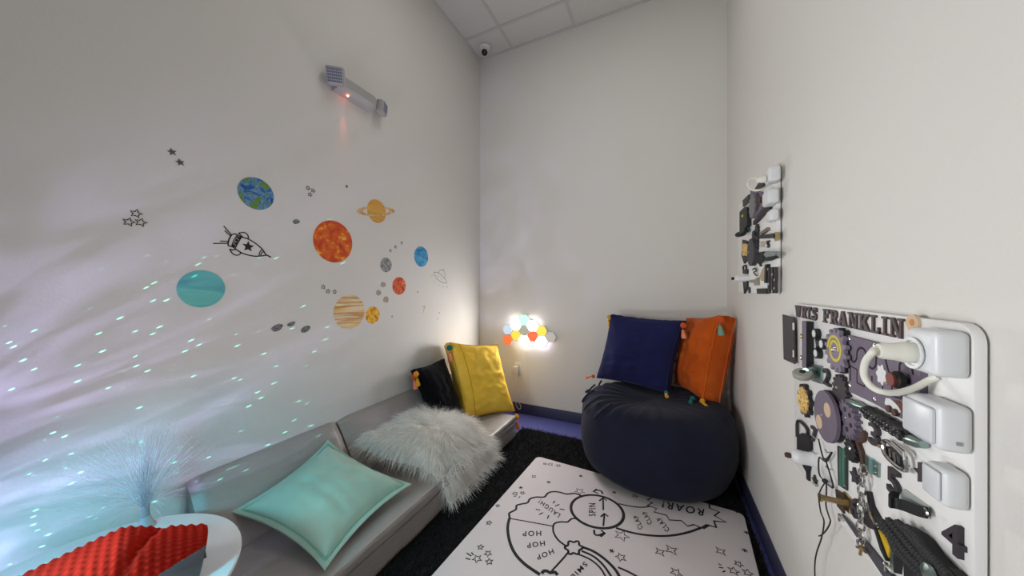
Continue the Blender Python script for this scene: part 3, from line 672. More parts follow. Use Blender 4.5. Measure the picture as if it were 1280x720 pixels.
m_gstar = M('grey_star', (84, 84, 86), .6)
for px, py, t in ((215, 190, 'upper left'), (225, 203, 'lower right')): wstar(px, py, .015, 'solid grey star sticker, %s of the pair highest on the wall' % t, 'solid grey stars', True, m_gstar, -.3)
for px, py, t in ((170, 267, 'top one'), (161, 277.5, 'lower left one'), (176, 278, 'lower right one')): wstar(px, py, .0155, 'black outline star sticker, %s of the trio left of the rocket' % t, 'outline stars left of the rocket', w_=.0034)
for px, py, t in ((385, 235, 'left one'), (391.3, 238.2, 'right one'), (387.5, 243.2, 'lowest one')): wstar(px, py, .012, 'tiny outline star sticker, %s of the trio right of the earth' % t, 'outline stars right of the earth', w_=.0032)
wstar(433.4, 233, .012, 'tiny solid grey star sticker alone above the orange sun', None, True, m_gstar)
for px, py, t in ((404.2, 358.6, 'left one'), (410, 364.2, 'middle one'), (418.3, 364.8, 'right one')): wstar(px, py, .013, 'tiny outline star sticker, %s of the trio under the sun' % t, 'outline stars under the sun', w_=.0032)
for px, py, t in ((488, 313.3, 'left one'), (494.4, 308.8, 'middle one'), (502, 303.5, 'right one')): wstar(px, py, .012, 'tiny outline star sticker, %s of the row above the moon' % t, 'outline stars above the moon', w_=.003)
for px, py, t in ((522, 365, 'right of the rusty red planet'), (490, 395.5, 'right of the golden planet'), (549, 391, 'upper of two by the back corner'), (547, 398.5, 'lower of two by the back corner')): wstar(px, py, .009, 'faint pencil grey star sticker, %s' % t, None, True, m_pencil)
c = lw(529.5, 386); tag(MB().strip(smooth_pts([c + Vector((0, -.012, .012)), c + Vector((0, .004, .022)), c + Vector((0, .014, .010)), c + Vector((0, .002, -.004)), c + Vector((0, .000, -.014))], 5), NW, .005, .0006).strip([c + Vector((0, -.004, -.026)), c + Vector((0, .003, -.022))], NW, .006, .0006).build('squiggle_sticker', M('green_pencil', (110, 150, 130), .7)), 'faint green curl sticker low near the back corner', 'wall sticker')
# rocket and saucer line drawings
rk = lambda x, y: lw(260 + x / 12, 270 + y / 12)
mb = MB()
def rline(pts, w_=.005, sm=True, q=rk, closed=False):
    P = [q(*p) for p in pts]; mb.strip(smooth_pts(P, 5, closed) if sm and len(P) > 2 else P, NW, w_, .0006, closed)
rline([(515, 318), (600, 345), (690, 395), (780, 465), (830, 520), (870, 585)]); rline([(395, 480), (480, 540), (580, 580), (700, 603), (790, 602), (870, 588)])
rline([(350, 285), (398, 268), (440, 285), (515, 318)], .0045); rline([(350, 285), (312, 360), (302, 440), (360, 460), (395, 480)], .005)
rline([(440, 285), (385, 370), (355, 460)], .004); rline([(500, 320), (445, 410), (410, 478)], .004)
rline([(870, 585), (905, 598), (945, 620)], .006); rline([(815, 500), (775, 545), (765, 600)], .004); rline([(840, 530), (800, 560), (790, 600)], .004)
rline([(455, 258), (540, 248), (595, 285), (605, 340)], .0045); rline([(455, 258), (490, 285), (525, 318)], .0045)
rline([(325, 495), (365, 560), (430, 590), (480, 570), (492, 545)], .0045); rline([(325, 495), (370, 510), (410, 500)], .0045)
for a, b in (((235, 150), (352, 285)), ((248, 218), (340, 305)), ((75, 412), (300, 410)), ((180, 377), (300, 382))): rline([a, b], .004, False)
for i in range(2):
    for j in range(4):
        t0, t1 = j / 4, (j + 1) / 4
        if (i + j) % 2 == 0: continue
        def pp_(a, t): L0 = (445 - 88 * t, 290 + 172 * t); L1 = (502 - 90 * t, 322 + 158 * t); return rk(L0[0] + (L1[0] - L0[0]) * a, L0[1] + (L1[1] - L0[1]) * a)
        mb.prism([pp_(i / 2, t0), pp_((i + 1) / 2, t0), pp_((i + 1) / 2, t1), pp_(i / 2, t1)], (.0006, 0, 0))
for j in range(4): mb.prism([pp_(0.5 * (j % 2), j / 4 + .06), pp_(.5 * (j % 2) + .5, j / 4 + .06), pp_(.5 * (j % 2) + .5, j / 4 + .2), pp_(.5 * (j % 2), j / 4 + .2)], (.0005, 0, 0))
mb.prism([rk(*p) for p in ((605, 375), (628, 435), (692, 448), (640, 480), (655, 530), (600, 500), (540, 515), (562, 462), (515, 415), (578, 425))], (.0006, 0, 0))
tag(mb.build('rocket_sticker', m_line, smooth=False), 'black line drawn rocket sticker with a solid star between earth and aqua planet', 'wall sticker')
uf = lambda x, y: lw(400 + x / 4.8, 270 + y / 4.8); mb = MB()
rline([(683, 337), (700, 375), (735, 400), (762, 402)], .004, q=uf); rline([(683, 337), (712, 342), (745, 372), (762, 402)], .004, q=uf)
rline([(714, 345), (715, 328), (738, 325), (750, 345), (748, 372)], .004, q=uf); rline([(738, 325), (743, 317)], .004, False, q=uf)
for a, b in (((668, 360), (675, 356)), ((683, 394), (690, 390)), ((712, 420), (714, 410)), ((737, 430), (738, 420)), ((764, 432), (760, 420)), ((705, 358), (712, 362)), ((725, 375), (732, 378))): rline([a, b], .0035, False, q=uf)
tag(mb.build('saucer_sticker', m_pencil, smooth=False), 'pencil line flying saucer sticker nearest the back corner', 'wall sticker')

# ------------------------------------------------------------------ the two busy boards on the right wall
m_board = M('board_white', (232, 231, 229), .4); m_purp = M('board_purple', (112, 101, 118), .6, bump=.1, bscale=160, var=.12, vscale=40)
m_dark = M('board_charcoal', (58, 52, 58), .6, var=.2, vscale=30); m_blk = M('board_black', (24, 24, 27), .55); m_wood = M('laser_edge', (70, 46, 38), .7)
m_metal = M('bright_metal', (205, 205, 200), .22, 1.); m_steel = M('green_steel', (150, 170, 166), .3, .9); m_brass = M('brass', (190, 170, 126), .3, 1.)
m_ply = M('plywood', (206, 180, 150), .7); m_sock = M('socket_plastic', (222, 224, 226), .35); m_cable = M('cable_white', (226, 224, 212), .5)
m_yel = M('tread_yellow', (206, 172, 30), .6); m_rub = M('tread_rubber', (38, 38, 40), .7); m_lite = M('spinner_white', (222, 222, 224), .4)
m_goldr = pmat('gold_stones', [(.35, (130, 90, 40)), (.5, (222, 176, 100)), (.6, (250, 226, 150)), (.7, (190, 130, 60))], 140)
NB = Vector((-1, 0, 0))
def fb(px, py, prot=.008): return hit(px, py, 0, FACE - prot)          # a photo pixel seen on a surface standing prot in front of a board
def poly(name, px, prot, mat, parent, base=0., bev=0, **k):
    P = [fb(x, y, prot) for x, y in px]; P = [Vector((FACE - base - .0003, p.y, p.z)) for p in P]
    return MB().prism(P, (-(prot - base), 0, 0), bev).build(name, mat, parent, angle=30, **k)
def disc(name, px, py, r, prot, mat, parent, base=0., holes=None, teeth=0, tooth=.15, **k):
    c = fb(px, py, prot); N = teeth * 6 if teeth else 40; P = []
    for i in range(N):
        t = 2 * math.pi * i / N; rr = r
        if teeth: ph = i % 6; rr = r * (1 if ph in (1, 2, 3) else 1 - tooth)
        P.append(Vector((FACE - base - .0003, c.y + rr * math.cos(t), c.z + rr * math.sin(t))))
    return MB().prism(P, (-(prot - base), 0, 0)).build(name, mat, parent, angle=30, **k)
def ringp(c, r, n_=20, x=0): return [Vector((c.x + x, c.y + r * math.cos(2 * math.pi * i / n_), c.z + r * math.sin(2 * math.pi * i / n_))) for i in range(n_)]
def screw(px, py, prot, parent, r=.004):
    c = fb(px, py, prot); return MB().lathe([(r, 0), (r * .8, .0018), (.0, .0024)], Vector((FACE - prot - .0002, c.y, c.z)), NB, 14).build('screw', m_metal, parent)
def panel(y0, y1, z0, z1, parent, cr=.03):
    P = []
    for cy, cz, a0 in ((y1 - cr, z1 - cr, 0), (y0 + cr, z1 - cr, 90), (y0 + cr, z0 + cr, 180), (y1 - cr, z0 + cr, 270)):
        for k in range(8): a = math.radians(a0 + 90 / 7 * k); P.append(Vector((XR - .004, cy + cr * math.cos(a), cz + cr * math.sin(a))))
    MB().prism(P, (FACE - (XR - .004), 0, 0), .003).build('panel', m_board, parent, angle=30)
    sp = MB()
    for y in (y0 + .08, y1 - .08):
        for z in (z0 + .08, z1 - .08): sp.box((XR - .0041, y - .012, z - .012), (XR - .0003, y + .012, z + .012))
    sp.build('wall_spacer', m_blk, parent)
nbd = thing('busy_board', (XR, 1.075, .6), 'large white busy board reading WRTS FRANKLIN, the nearer one on the right wall', 'busy board')
panel(.718, 1.432, .598, 1.156, nbd)
# slab serif letters: strokes on a unit cell, u to the right, v up
def glyph(ch):
    B = lambda u0, v0, u1, v1: [(u0, v0), (u1, v0), (u1, v1), (u0, v1)]
    sl = .12; st = .20
    if ch == 'I': return [B(.40, 0, .60, 1), B(.2, 0, .8, sl), B(.2, 1 - sl, .8, 1)]
    if ch == 'L': return [B(.16, 0, .16 + st, 1), B(.03, 1 - sl, .58, 1), B(.03, 0, .95, sl), B(.78, 0, .95, .36)]
    if ch == 'F': return [B(.14, 0, .14 + st, 1), B(.02, 0, .56, sl), B(.02, 1 - sl, .95, 1), B(.78, .68, .95, 1), B(.3, .42, .66, .57), B(.58, .34, .7, .66)]
    if ch == 'T': return [B(.40, 0, .60, 1), B(.2, 0, .8, sl), B(.03, 1 - sl, .97, 1), B(.03, .68, .17, 1), B(.83, .68, .97, 1)]
    if ch == 'N': return [B(.12, 0, .24, 1), B(.76, 0, .88, 1), [(.12, 1), (.34, 1), (.88, 0), (.68, 0)], B(.0, 0, .38, sl), B(.0, 1 - sl, .3, 1), B(.62, 1 - sl, 1, 1)]
    if ch == 'K': return [B(.14, 0, .34, 1), B(.0, 0, .46, sl), B(.0, 1 - sl, .46, 1), [(.3, .38), (.46, .34), (.92, 1), (.66, 1)], [(.4, .56), (.56, .66), (1.0, 0), (.68, 0)], B(.56, 0, 1.04, sl), B(.58, 1 - sl, 1.0, 1)]
    if ch == 'A': return [[(.06, 0), (.24, 0), (.52, .98), (.38, 1)], [(.38, 1), (.62, 1), (.98, 0), (.68, 0)], B(.26, .24, .74, .38), B(-.02, 0, .36, sl), B(.58, 0, 1.04, sl)]
    if ch == 'W': return [[(.0, 1), (.24, 1), (.36, 0), (.24, 0)], [(.24, 0), (.36, 0), (.54, 1), (.42, 1)], [(.40, 1), (.62, 1), (.78, 0), (.64, 0)], [(.64, 0), (.78, 0), (.96, 1), (.84, 1)], B(-.06, 1 - sl, .34, 1), B(.36, 1 - sl, .68, 1), B(.76, 1 - sl, 1.04, 1)]
    if ch == 'R': return [B(.14, 0, .34, 1), B(.0, 0, .46, sl), B(.0, 1 - sl, .62, 1), B(.3, .44, .62, .55), [(.6, 1), (.8, .95), (.9, .82), (.9, .6), (.8, .46), (.6, .42), (.6, .56), (.64, .6), (.64, .82), (.6, 1 - sl)], [(.44, .44), (.68, .46), (1.0, 0), (.72, 0)], B(.72, 0, 1.02, sl)]
    if ch == 'S':
        c = [(.86, .74), (.80, .86), (.52, .91), (.26, .82), (.26, .66), (.5, .54), (.76, .42), (.78, .22), (.52, .09), (.24, .13), (.14, .28)]
        P = smooth_pts([(a, b, 0) for a, b in c], 3); out = []
        for a, b in zip(P, P[1:]):
            t = (b - a).normalized(); q = Vector((-t.y, t.x, 0)) * .105; e = t * .02; out.append([(p.x, p.y) for p in (a - q - e, b - q + e, b + q + e, a + q - e)])
        return out + [B(.78, .66, .92, 1), B(.08, 0, .22, .34)]
def letters(txt, spans, ztop, zbot, parent):
    for ch, (ya, yb) in zip(txt, spans):
        mb = MB(); z0, z1 = zbot, ztop
        for k, pl in enumerate(glyph(ch)):
            P = [Vector((FACE - .0003, ya + (yb - ya) * u, z0 + (z1 - z0) * v)) for u, v in pl]
            mb.m = 1; mb.prism(P, (-.0036 - .00004 * k, 0, 0)); mb.m = 0
            mb.prism([p + Vector((-.0036 - .00004 * k, 0, 0)) for p in P], (-.0005, 0, 0))
        mb.build('letter', [M('letter_grey', (84, 79, 84), .6, var=.15, vscale=60), M('letter_edge', (72, 46, 36), .7)], parent, smooth=False)
sp = [(993, 1001), (1001, 1008), (1007, 1014), (1013.5, 1021.5), (1027, 1037), (1036, 1047.5), (1046, 1059), (1058, 1073), (1071, 1087.5), (1086, 1100), (1098, 1111.5), (1109, 1130)]
letters('WRTSFRANKLIN', [(fb(a + (b - a) * .08, 390, .0045).y, fb(b - (b - a) * .10, 390, .0045).y) for a, b in sp], 1.151, 1.1125, nbd)
# hinged flap at the far end, bolt rail, spinner
fl = poly('flap_door', [(978, 393), (992, 397), (993, 455), (979.5, 449)], .012, m_dark, nbd, base=.008)
for y in (408, 442): c = fb(992, y, .012); MB().tube([c + Vector((0, 0, .012)), c - Vector((0, 0, .012))], .003, 8).build('hinge', m_metal, fl)
rl_ = poly('bolt_rail', [(1003, 401), (1008, 402), (1008, 462), (1003, 458.5)], .018, m_blk, nbd)
poly('rail_face', [(1002.6, 401), (1007.6, 402), (1007.6, 462), (1002.6, 458.5)], .0195, m_purp, rl_, base=.0182)
for y in (420, 447):
    c = fb(1001.5, y, .022); MB().tube(ringp(c, .006, 12), .0018, 6, closed=True).build('hook_eye', m_brass if y < 430 else m_metal, rl_)
    MB().tube([c, c + Vector((.008, -.004, 0))], .002, 6).build('hook_pin', m_brass if y < 430 else m_metal, rl_)
spn = MB(); sc_ = [fb(1017.5, 417, .012), fb(1026.5, 430, .012), fb(1019.5, 441.5, .012)]; mid = sum(sc_, Vector()) / 3; mid.y += .006
for c in sc_:
    spn.prism([Vector((FACE - .0003, p.y, p.z)) for p in ringp(c, .0155)], (-.012, 0, 0))
    spn.prism([Vector((FACE - .0003, mid.y, mid.z - .008)), Vector((FACE - .0003, mid.y, mid.z + .008)), Vector((FACE - .0003, c.y, c.z + .007)), Vector((FACE - .0003, c.y, c.z - .007))], (-.0115, 0, 0))
spo = spn.build('fidget_spinner', m_blk, nbd, angle=30)
for c in sc_: MB().prism([Vector((FACE - .0122, p.y, p.z)) for p in ringp(c, .0105)], (-.001, 0, 0)).build('weight', m_lite, spo, label='white weight')
# gears
gb_ = disc('gear', 1049, 438, .057, .012, m_blk, nbd, teeth=14, label='black gear behind')
gf = disc('gear', 1043.5, 437.5, .056, .020, M('gear_lilac', (128, 118, 134), .6), nbd, base=.0125, teeth=14, tooth=.2, label='lilac gear in front')
c = fb(1043.5, 437, .0202); ys_ = [c + Vector((0, .036 * (1 - .5 * t / 9.5) * math.cos(t), .036 * (1 - .5 * t / 9.5) * math.sin(t))) for t in np.linspace(0, 9.5, 50)]
MB().strip(ys_, NB, .007, .001).build('swirl', M('swirl_yellow', (206, 190, 70), .6), gf); MB().lathe([(.008, 0), (.006, .004), (0, .006)], c, NB, 14).build('bolt', m_metal, gf)
g1 = disc('gear', 1049, 486.5, .038, .010, m_dark, nbd, teeth=14, tooth=.2); screw(1046, 485, .0102, g1)
g2 = disc('gear', 1057.5, 524, .046, .012, m_purp, nbd, teeth=18, tooth=.2); screw(1057, 523, .0122, g2)
for a in range(6):
    c = fb(1057.5, 524, .0122); q_ = c + Vector((0, .023 * math.cos(a * math.pi / 3 + .3), .023 * math.sin(a * math.pi / 3 + .3)))
    MB().prism([Vector((FACE - .0122, p.y, p.z)) for p in ringp(q_, .006, 16)], (-.0006, 0, 0)).build('hole', m_blk, g2)
g3 = disc('gear', 1062.5, 562, .028, .010, m_blk, nbd, teeth=12, tooth=.22); screw(1061.5, 560, .0102, g3, .006)
def band(name, px, w_, prot, mat, parent):
    P = smooth_pts([fb(x, y, prot) for x, y in px], 5); return MB().strip([Vector((FACE - .0003, p.y, p.z)) for p in P], NB, w_, prot).build(name, mat, parent, angle=30)
band('track', [(1038.5, 493), (1043, 501), (1047, 511), (1047, 524), (1050, 538)], .012, .006, m_wood, nbd)
band('track', [(1078.5, 539), (1077, 548), (1071, 552), (1075, 565), (1077, 577), (1075.5, 588)], .011, .007, m_wood, nbd)
# maze panel
mz = poly('maze_panel', [(1059.5, 419), (1150, 443), (1150, 536), (1092, 504), (1061.5, 489.5)], .010, m_purp, nbd)
def zz(x, y): return (1050 + x / 6, 410 + y / 6)
def slot(pts, w_=.0045, sm=True):
    P = [fb(*zz(*p), .0103) for p in pts]; MB().strip(smooth_pts(P, 5) if sm else P, NB, w_, .0005).build('slot', m_wood if sm is None else M('slot_dark', (30, 18, 18), .8), mz)
slot([(70, 175), (78, 225), (105, 255), (125, 230), (130, 175), (155, 148), (185, 165), (195, 200)]); slot([(215, 285), (245, 305), (268, 280), (275, 215), (300, 190), (335, 215), (355, 290), (375, 340), (420, 360), (445, 330), (450, 270), (485, 245), (520, 260), (540, 300), (550, 350)])
slot([(78, 395), (78, 285), (128, 310), (128, 410), (185, 440), (185, 375)], .004, False); slot([(240, 360), (240, 465), (320, 500), (320, 410)], .004, False); slot([(390, 420), (390, 510), (460, 530), (470, 450)], .004, False)
for x, y in ((68, 82), (75, 430), (260, 535), (257, 130)): screw(*zz(x, y), .0105, mz, .0055)
kb = fb(*zz(440, 390), .022)
kn = MB().lathe([(.006, 0), (.006, .008), (.016, .0085), (.016, .016), (.013, .019), (0, .019)], Vector((FACE - .0105, kb.y, kb.z)), NB, 24).build('slider_knob', m_blk, mz)
kk = fb(*zz(400, 375), .028); MB().lathe([(.012, 0), (.012, .004), (0, .004)], Vector((FACE - .0297, kb.y, kb.z)), NB, 20).build('knob_cap', M('knob_red', (120, 50, 34), .5), kn)
fc_ = fb(*zz(312, 350), .011); MB().prism([fc_ + Vector((0, .015 * (1 + .15 * math.cos(7 * t)) * math.cos(t), .019 * (1 + .15 * math.cos(7 * t)) * math.sin(t))) for t in np.linspace(0, 2 * math.pi, 50)[:-1]], (-.001, 0, 0)).build('flower_cutout', m_lite, mz)
poly('grey_cutout', [zz(312, 410), (zz(345, 335)), zz(385, 395), zz(350, 425)], .0112, M('cutout_grey', (128, 132, 134), .6), mz, base=.0103)
poly('cloud_cutout', [zz(335, 560), zz(345, 525), zz(375, 530), zz(410, 560), zz(440, 590), zz(455, 630), zz(435, 640), zz(400, 610), zz(350, 595)], .0115, m_lite, mz, base=.0103)
poly('wooden_insert', [zz(398, 540), zz(440, 545), zz(468, 575), zz(468, 640), zz(445, 600), zz(420, 565)], .0118, M('insert_brown', (96, 54, 34), .6), mz, base=.0103)
for x, y in ((355, 605), (400, 632)): disc('bead', *zz(x, y), .007, .016, M('bead_brown', (70, 44, 40), .5), mz, base=.0103)
wd = disc('wooden_disc', 1140, 404, .016, .004, m_ply, nbd); disc('disc_mark', 1139.5, 403, .006, .0046, M('disc_orange', (200, 130, 70), .6), wd, base=.0041)
# caster, brooch, big disc
cb = poly('caster_wheel', [(1014, 455), (1026, 457), (1026, 480), (1015, 476)], .006, m_steel, nbd)
cw = fb(1003.5, 468, .045); base_ = fb(1019, 466, .006)
MB().tube([base_, base_ + (cw - base_) * .45 + Vector((0, 0, .008)), cw + Vector((.006, 0, .012))], [.016, .013, .008], 10).build('fork', m_steel, cb)
wax = Vector((-.25, -.35, .9)).normalized()
MB().lathe([(.014, -.009), (.020, -.009), (.0235, -.005), (.0235, .005), (.020, .009), (.014, .009)], cw, wax, 32).build('tyre', M('tyre_grey', (150, 150, 140), .6), cb)
MB().lathe([(0, -.0085), (.0138, -.0085), (.0138, .0085), (.009, .006), (.006, .012), (0, .012)], cw, wax, 24).build('hub', m_blk, cb)
br = disc('brooch', 1004.5, 500, .052, .010, m_blk, nbd, teeth=9, tooth=.2); disc('stones', 1003, 500, .041, .013, m_goldr, br, base=.0081, teeth=16, tooth=.08)
bd = disc('holed_disc', 1036, 519, .066, .012, m_blk, nbd); bf = disc('disc_face', 1031, 520, .066, .024, m_purp, bd, base=.0165); disc('spacer', 1034, 519, .058, .0163, m_blk, bd, base=.0121)
for x, y in ((1034, 512.5), (1023.8, 527)): disc('finger_hole', x, y, .0185, .0245, m_ply, bf, base=.0241)
screw(1026.7, 519.5, .0245, bf)
# numbers
def number(ch, px, py, hpx, wpx, prot=.007):
    vs, fs = text_shape(ch); W_ = max(v[0] for v in vs) - min(v[0] for v in vs); v0 = min(v[0] for v in vs)
    c0, c1 = fb(px - wpx / 2, py, prot), fb(px + wpx / 2, py, prot); zt, zb = fb(px, py - hpx / 2, prot).z, fb(px, py + hpx / 2, prot).z
    b = bmesh.new(); bv = [b.verts.new((FACE - .0003, c0.y + (c1.y - c0.y) * (v[0] - v0) / W_, zb + (zt - zb) * v[1])) for v in vs]
    for f in fs:
        try: b.faces.new([bv[i] for i in f])
        except ValueError: pass
    bmesh.ops.dissolve_limit(b, angle_limit=.01, verts=b.verts[:], edges=b.edges[:])
    r = bmesh.ops.extrude_face_region(b, geom=b.faces[:]); nv = [g for g in r['geom'] if isinstance(g, bmesh.types.BMVert)]
    bmesh.ops.translate(b, verts=nv, vec=(-prot, 0, 0)); bmesh.ops.recalc_face_normals(b, faces=b.faces[:])
    # thicken the strokes
    for v in b.verts: v.normal_update()
    MB().bm(b).build('number', m_dark, nbd, smooth=False)
for a in (('2', 1032, 471, 20, 8), ('7', 1016, 543, 18, 6), ('3', 1091, 543, 26, 12), ('5', 1115, 602, 31, 14), ('6', 1067, 634, 24, 9), ('4', 1189, 671, 38, 24)): number(*a)
poly('number', [(1060 + x / 6.54, 520 + y / 6.54) for x, y in ((530, 420), (570, 440), (570, 375), (595, 378), (605, 400), (605, 535), (570, 535), (570, 470))], .007, m_dark, nbd)
for x, y, r_ in ((1017.3, 600.5, .016), (1067, 595, .020)):
    c = fb(x, y, .006); MB().prism([Vector((FACE - .0003, c.y + a, c.z + b)) for a, b in star_pts(5, r_, .45, .2)], (-.006, 0, 0)).build('star', m_dark, nbd, smooth=False)
# padlock, door knob stop
pk = poly('padlock', [(996, 546), (999, 543), (1003, 541), (1012, 545), (1012.5, 567), (1004, 566), (996, 562)], .008, m_blk, nbd)
MB().tube(smooth_pts([fb(996.5, 546, .006), fb(996.5, 530, .006), fb(998.5, 526, .006), fb(1004, 530, .006), fb(1009.5, 538, .006), fb(1009, 546, .006)], 5), .0045, 8).build('shackle', m_blk, pk)
poly('keyhole_tail', [(1002, 580), (1012, 582), (1010.5, 590), (1010.5, 601), (1008, 599), (1007.5, 590)], .006, m_blk, nbd)
kp_ = fb(1019.5, 575, .0)
ds = MB().lathe([(.021, 0), (.021, .010), (.019, .014), (.0195, .028), (.021, .040), (.017, .052), (.010, .058), (0, .058)], Vector((FACE - .0003, kp_.y, kp_.z)), NB, 28).build('door_stop', m_lite, nbd, label='white door stop')
MB().lathe([(.007, 0), (.0085, .008), (.006, .014), (0, .014)], Vector((FACE - .0585, kp_.y, kp_.z)), NB, 16).build('rubber_tip', m_wood, ds)
# lace with hooks
hk = [(1023, 548.5), (1040, 566), (1023, 567), (1041.5, 587), (1024, 607), (1042.5, 608)]
P = smooth_pts([fb(x, y, .012) for x, y in ((1023, 548.5), (1031, 577), (1040, 565), (1031, 576), (1024, 572), (1024, 592), (1031, 601), (1041.5, 609), (1033, 578), (1031, 573))], 6)
lace = MB().tube(P, .0019, 6).build('shoelace', m_blk, nbd)
MB().ball(fb(1031.5, 601.5, .014), .007, 2).build('knot', m_blk, lace)
for x, y in hk:
    c = fb(x, y, .0); MB().tube([c, c + Vector((-.010, 0, 0)), c + Vector((-.014, .002, .006))], .0022, 6).build('lace_hook', m_metal, nbd)
for pts in (((1032, 602), (1026, 612), (1023.5, 622), (1026, 640), (1030, 652), (1027, 672), (1021, 690), (1018.5, 706), (1019, 728)), ((1033, 603), (1033, 618), (1032.5, 632), (1036, 645), (1038, 652), (1034, 661), (1028, 668), (1023.5, 670))):
    MB().tube(smooth_pts([fb(x, y, .016) for x, y in pts], 6), .0017, 6).build('lace_end', m_blk, lace)
# rail plate, hinge, buckle
rp = poly('slide_plate', [(1046.5, 557), (1058, 565), (1058, 613), (1047.5, 606)], .004, m_dark, nbd)
for a, b in ((1049.5, 1051), (1052.3, 1054)): poly('slide_rail', [(a, 560), (b, 561.5), (b, 608.5), (a, 607)], .008, M('rail_green', (96, 150, 130), .35, .5), rp, base=.0041)
for p in ((1056, 570), (1056, 607)): screw(*p, .0045, rp)
hg = poly('butt_hinge', [(1081, 568), (1098, 579), (1097.5, 597), (1082, 587)], .004, m_steel, nbd)
MB().tube([fb(1089, 573, .006), fb(1089, 592, .006)], .004, 8).build('hinge_barrel', M('barrel_green', (150, 186, 180), .3, .7), hg)
for p in ((1095, 584), (1095, 592)): screw(*p, .0045, hg)
bk = MB().tube(smooth_pts([fb(x, y, .014) for x, y in ((1104, 554), (1110, 552), (1126, 565), (1132, 574), (1132.5, 588), (1120, 582), (1107, 568))], 4, True), .0040, 8, closed=True).build('roller_buckle', m_metal, nbd)
poly('inner_plate', [(1106, 557), (1125, 571), (1125, 584), (1108, 568)], .010, m_blk, bk); poly('leather_tab', [(1097, 555), (1104, 557), (1104, 562), (1097, 559)], .008, M('tab_tan', (140, 112, 84), .7), bk)
for a, b in (((1112, 561), (1113, 573)), ((1118, 566), (1119, 578))): MB().tube([fb(*a, .0115), fb(*b, .0115)], .0016, 6).build('bar', m_metal, bk)
MB().tube([fb(1116, 553, .020), fb(1131, 566, .020), fb(1131, 574, .020)], .0032, 8).build('lever', m_metal, bk)
# braided strap
A_, B2 = fb(1083, 514, .012), fb(1136, 546, .012); mb = MB()
for ph in (0, 1, 2):
    pts = []
    for t in np.linspace(0, 1, 60):
        a = t * 13 + ph * 2 * math.pi / 3; p = A_ + (B2 - A_) * t; pts.append(p + Vector((-.004 * math.cos(a), 0, .0085 * math.sin(a))))
    mb.tube(pts, .0078, 8)
bs = mb.build('braided_strap', m_blk, nbd)
st2 = MB()
for t in np.linspace(.04, .96, 13):
    for s_ in (-1, 1): st2.ball(A_ + (B2 - A_) * t + Vector((-.0115, 0, .005 * s_)), .0016, 1)
st2.build('studs', m_metal, bs)
for a, b, w_ in (((1060, 501), (1084, 511), .010), ((1133, 547), (1157, 556), .011)):
    p0, p1 = fb(*a, .008), fb(*b, .008); d = p1 - p0
    MB().lathe([(w_ * .5, 0), (w_ * .95, d.length * .25), (w_, d.length * .6), (w_ * .55, d.length), (0, d.length)], p0 + Vector((-.002, 0, 0)), d, 14).build('end_clasp', m_steel, bs)
# switch boxes and socket with plug
def swbox(name, l, r_, t, b, prot, parent, **k):
    y1 = fb(l, t, prot).y; y0 = fb(r_, t, prot).y; zt = fb((l + r_) / 2, t, prot).z; zb = fb((l + r_) / 2, b, prot).z
    o = MB().box((FACE - prot, y0, zb), (FACE - .0003, y1, zt), .010, 4).build(name, m_sock, parent, angle=50, **k); return o, y0, y1, zb, zt
so, y0, y1, zb, zt = swbox('socket_box', 1131, 1168, 411, 466, .040, nbd)
sc2 = fb(1142.5, 441, .041); MB().lathe([(.023, 0), (.026, .003), (.026, .0045), (.021, .0045), (.020, .0015), (0, .0015)], Vector((FACE - .0402, sc2.y, sc2.z)), NB, 32).build('socket_ring', m_sock, so)
pg_ = Vector((FACE - .0425, sc2.y, sc2.z))
plug = MB().lathe([(.017, 0), (.0172, .012), (.016, .016), (.0145, .022), (.0135, .036), (.0115, .041), (.0065, .0415), (.0065, .047), (0, .047)], pg_, NB, 28).build('plug', m_cable, so)
tip = pg_ + NB * .046
P = smooth_pts([tip, fb(1090, 441, .094), fb(1082, 452, .092), fb(1080, 468, .088), fb(1087, 481, .082), fb(1100, 489, .075), fb(1120, 491, .055), fb(1143, 485, .03), fb(1160, 476, .012), fb(1172, 471, .004)], 8)
MB().tube(P, .0052, 10).build('plug_cable', m_cable, so)
s2, y0, y1, zb, zt = swbox('light_switch', 1129, 1173, 497, 552, .038, nbd)
MB().box((FACE - .042, y0 + .006, zb + .008), (FACE - .0375, y1 - .006, zt - .008), .004, 3).build('rocker', M('rocker_white', (212, 214, 218), .3), s2)
MB().box((FACE - .020, y0 - .0012, zb + .014), (FACE - .014, y0 - .0002, zb + .019)).build('latch_mark', M('mark_grey', (150, 150, 150), .5), s2)
s3, y0, y1, zb, zt = swbox('light_switch', 1153, 1180, 580, 626, .030, nbd)
MB().box((FACE - .034, y0 + .005, zb + .008), (FACE - .0295, y1 - .005, zt - .006), .003, 3).build('rocker', MATS['rocker_white'], s3)
# strap loop with reflector, bolt, chain
rf = poly('reflector_plate', [(1122.5, 622), (1130, 611), (1160.5, 633), (1158, 646)], .003, M('reflector_grey', (176, 184, 182), .35), nbd)
P = [fb(1160, 641, .006), fb(1147, 638, .012), fb(1131, 632, .020), fb(1120, 629, .026), fb(1113, 628, .034), fb(1111, 624, .030), fb(1116, 620, .020), fb(1124, 622, .010)]
mb = MB(); Q = smooth_pts(P, 5); vs = []; fs = []
for i, p in enumerate(Q): vs += [p + Vector((0, 0, .010)), p - Vector((0, 0, .010)), p + Vector((-.0012, -.0012, .010)), p + Vector((-.0012, -.0012, -.010))]
for i in range(len(Q) - 1):
    a, b = 4 * i, 4 * i + 4; fs += [[a, a + 1, b + 1, b], [a + 2, b + 2, b + 3, a + 3], [a, b, b + 2, a + 2], [a + 1, a + 3, b + 3, b + 1]]
mb.add(vs, fs).build('strap_loop', m_blk, nbd, label='black strap loop'); screw(1157, 640, .012, nbd, .007)
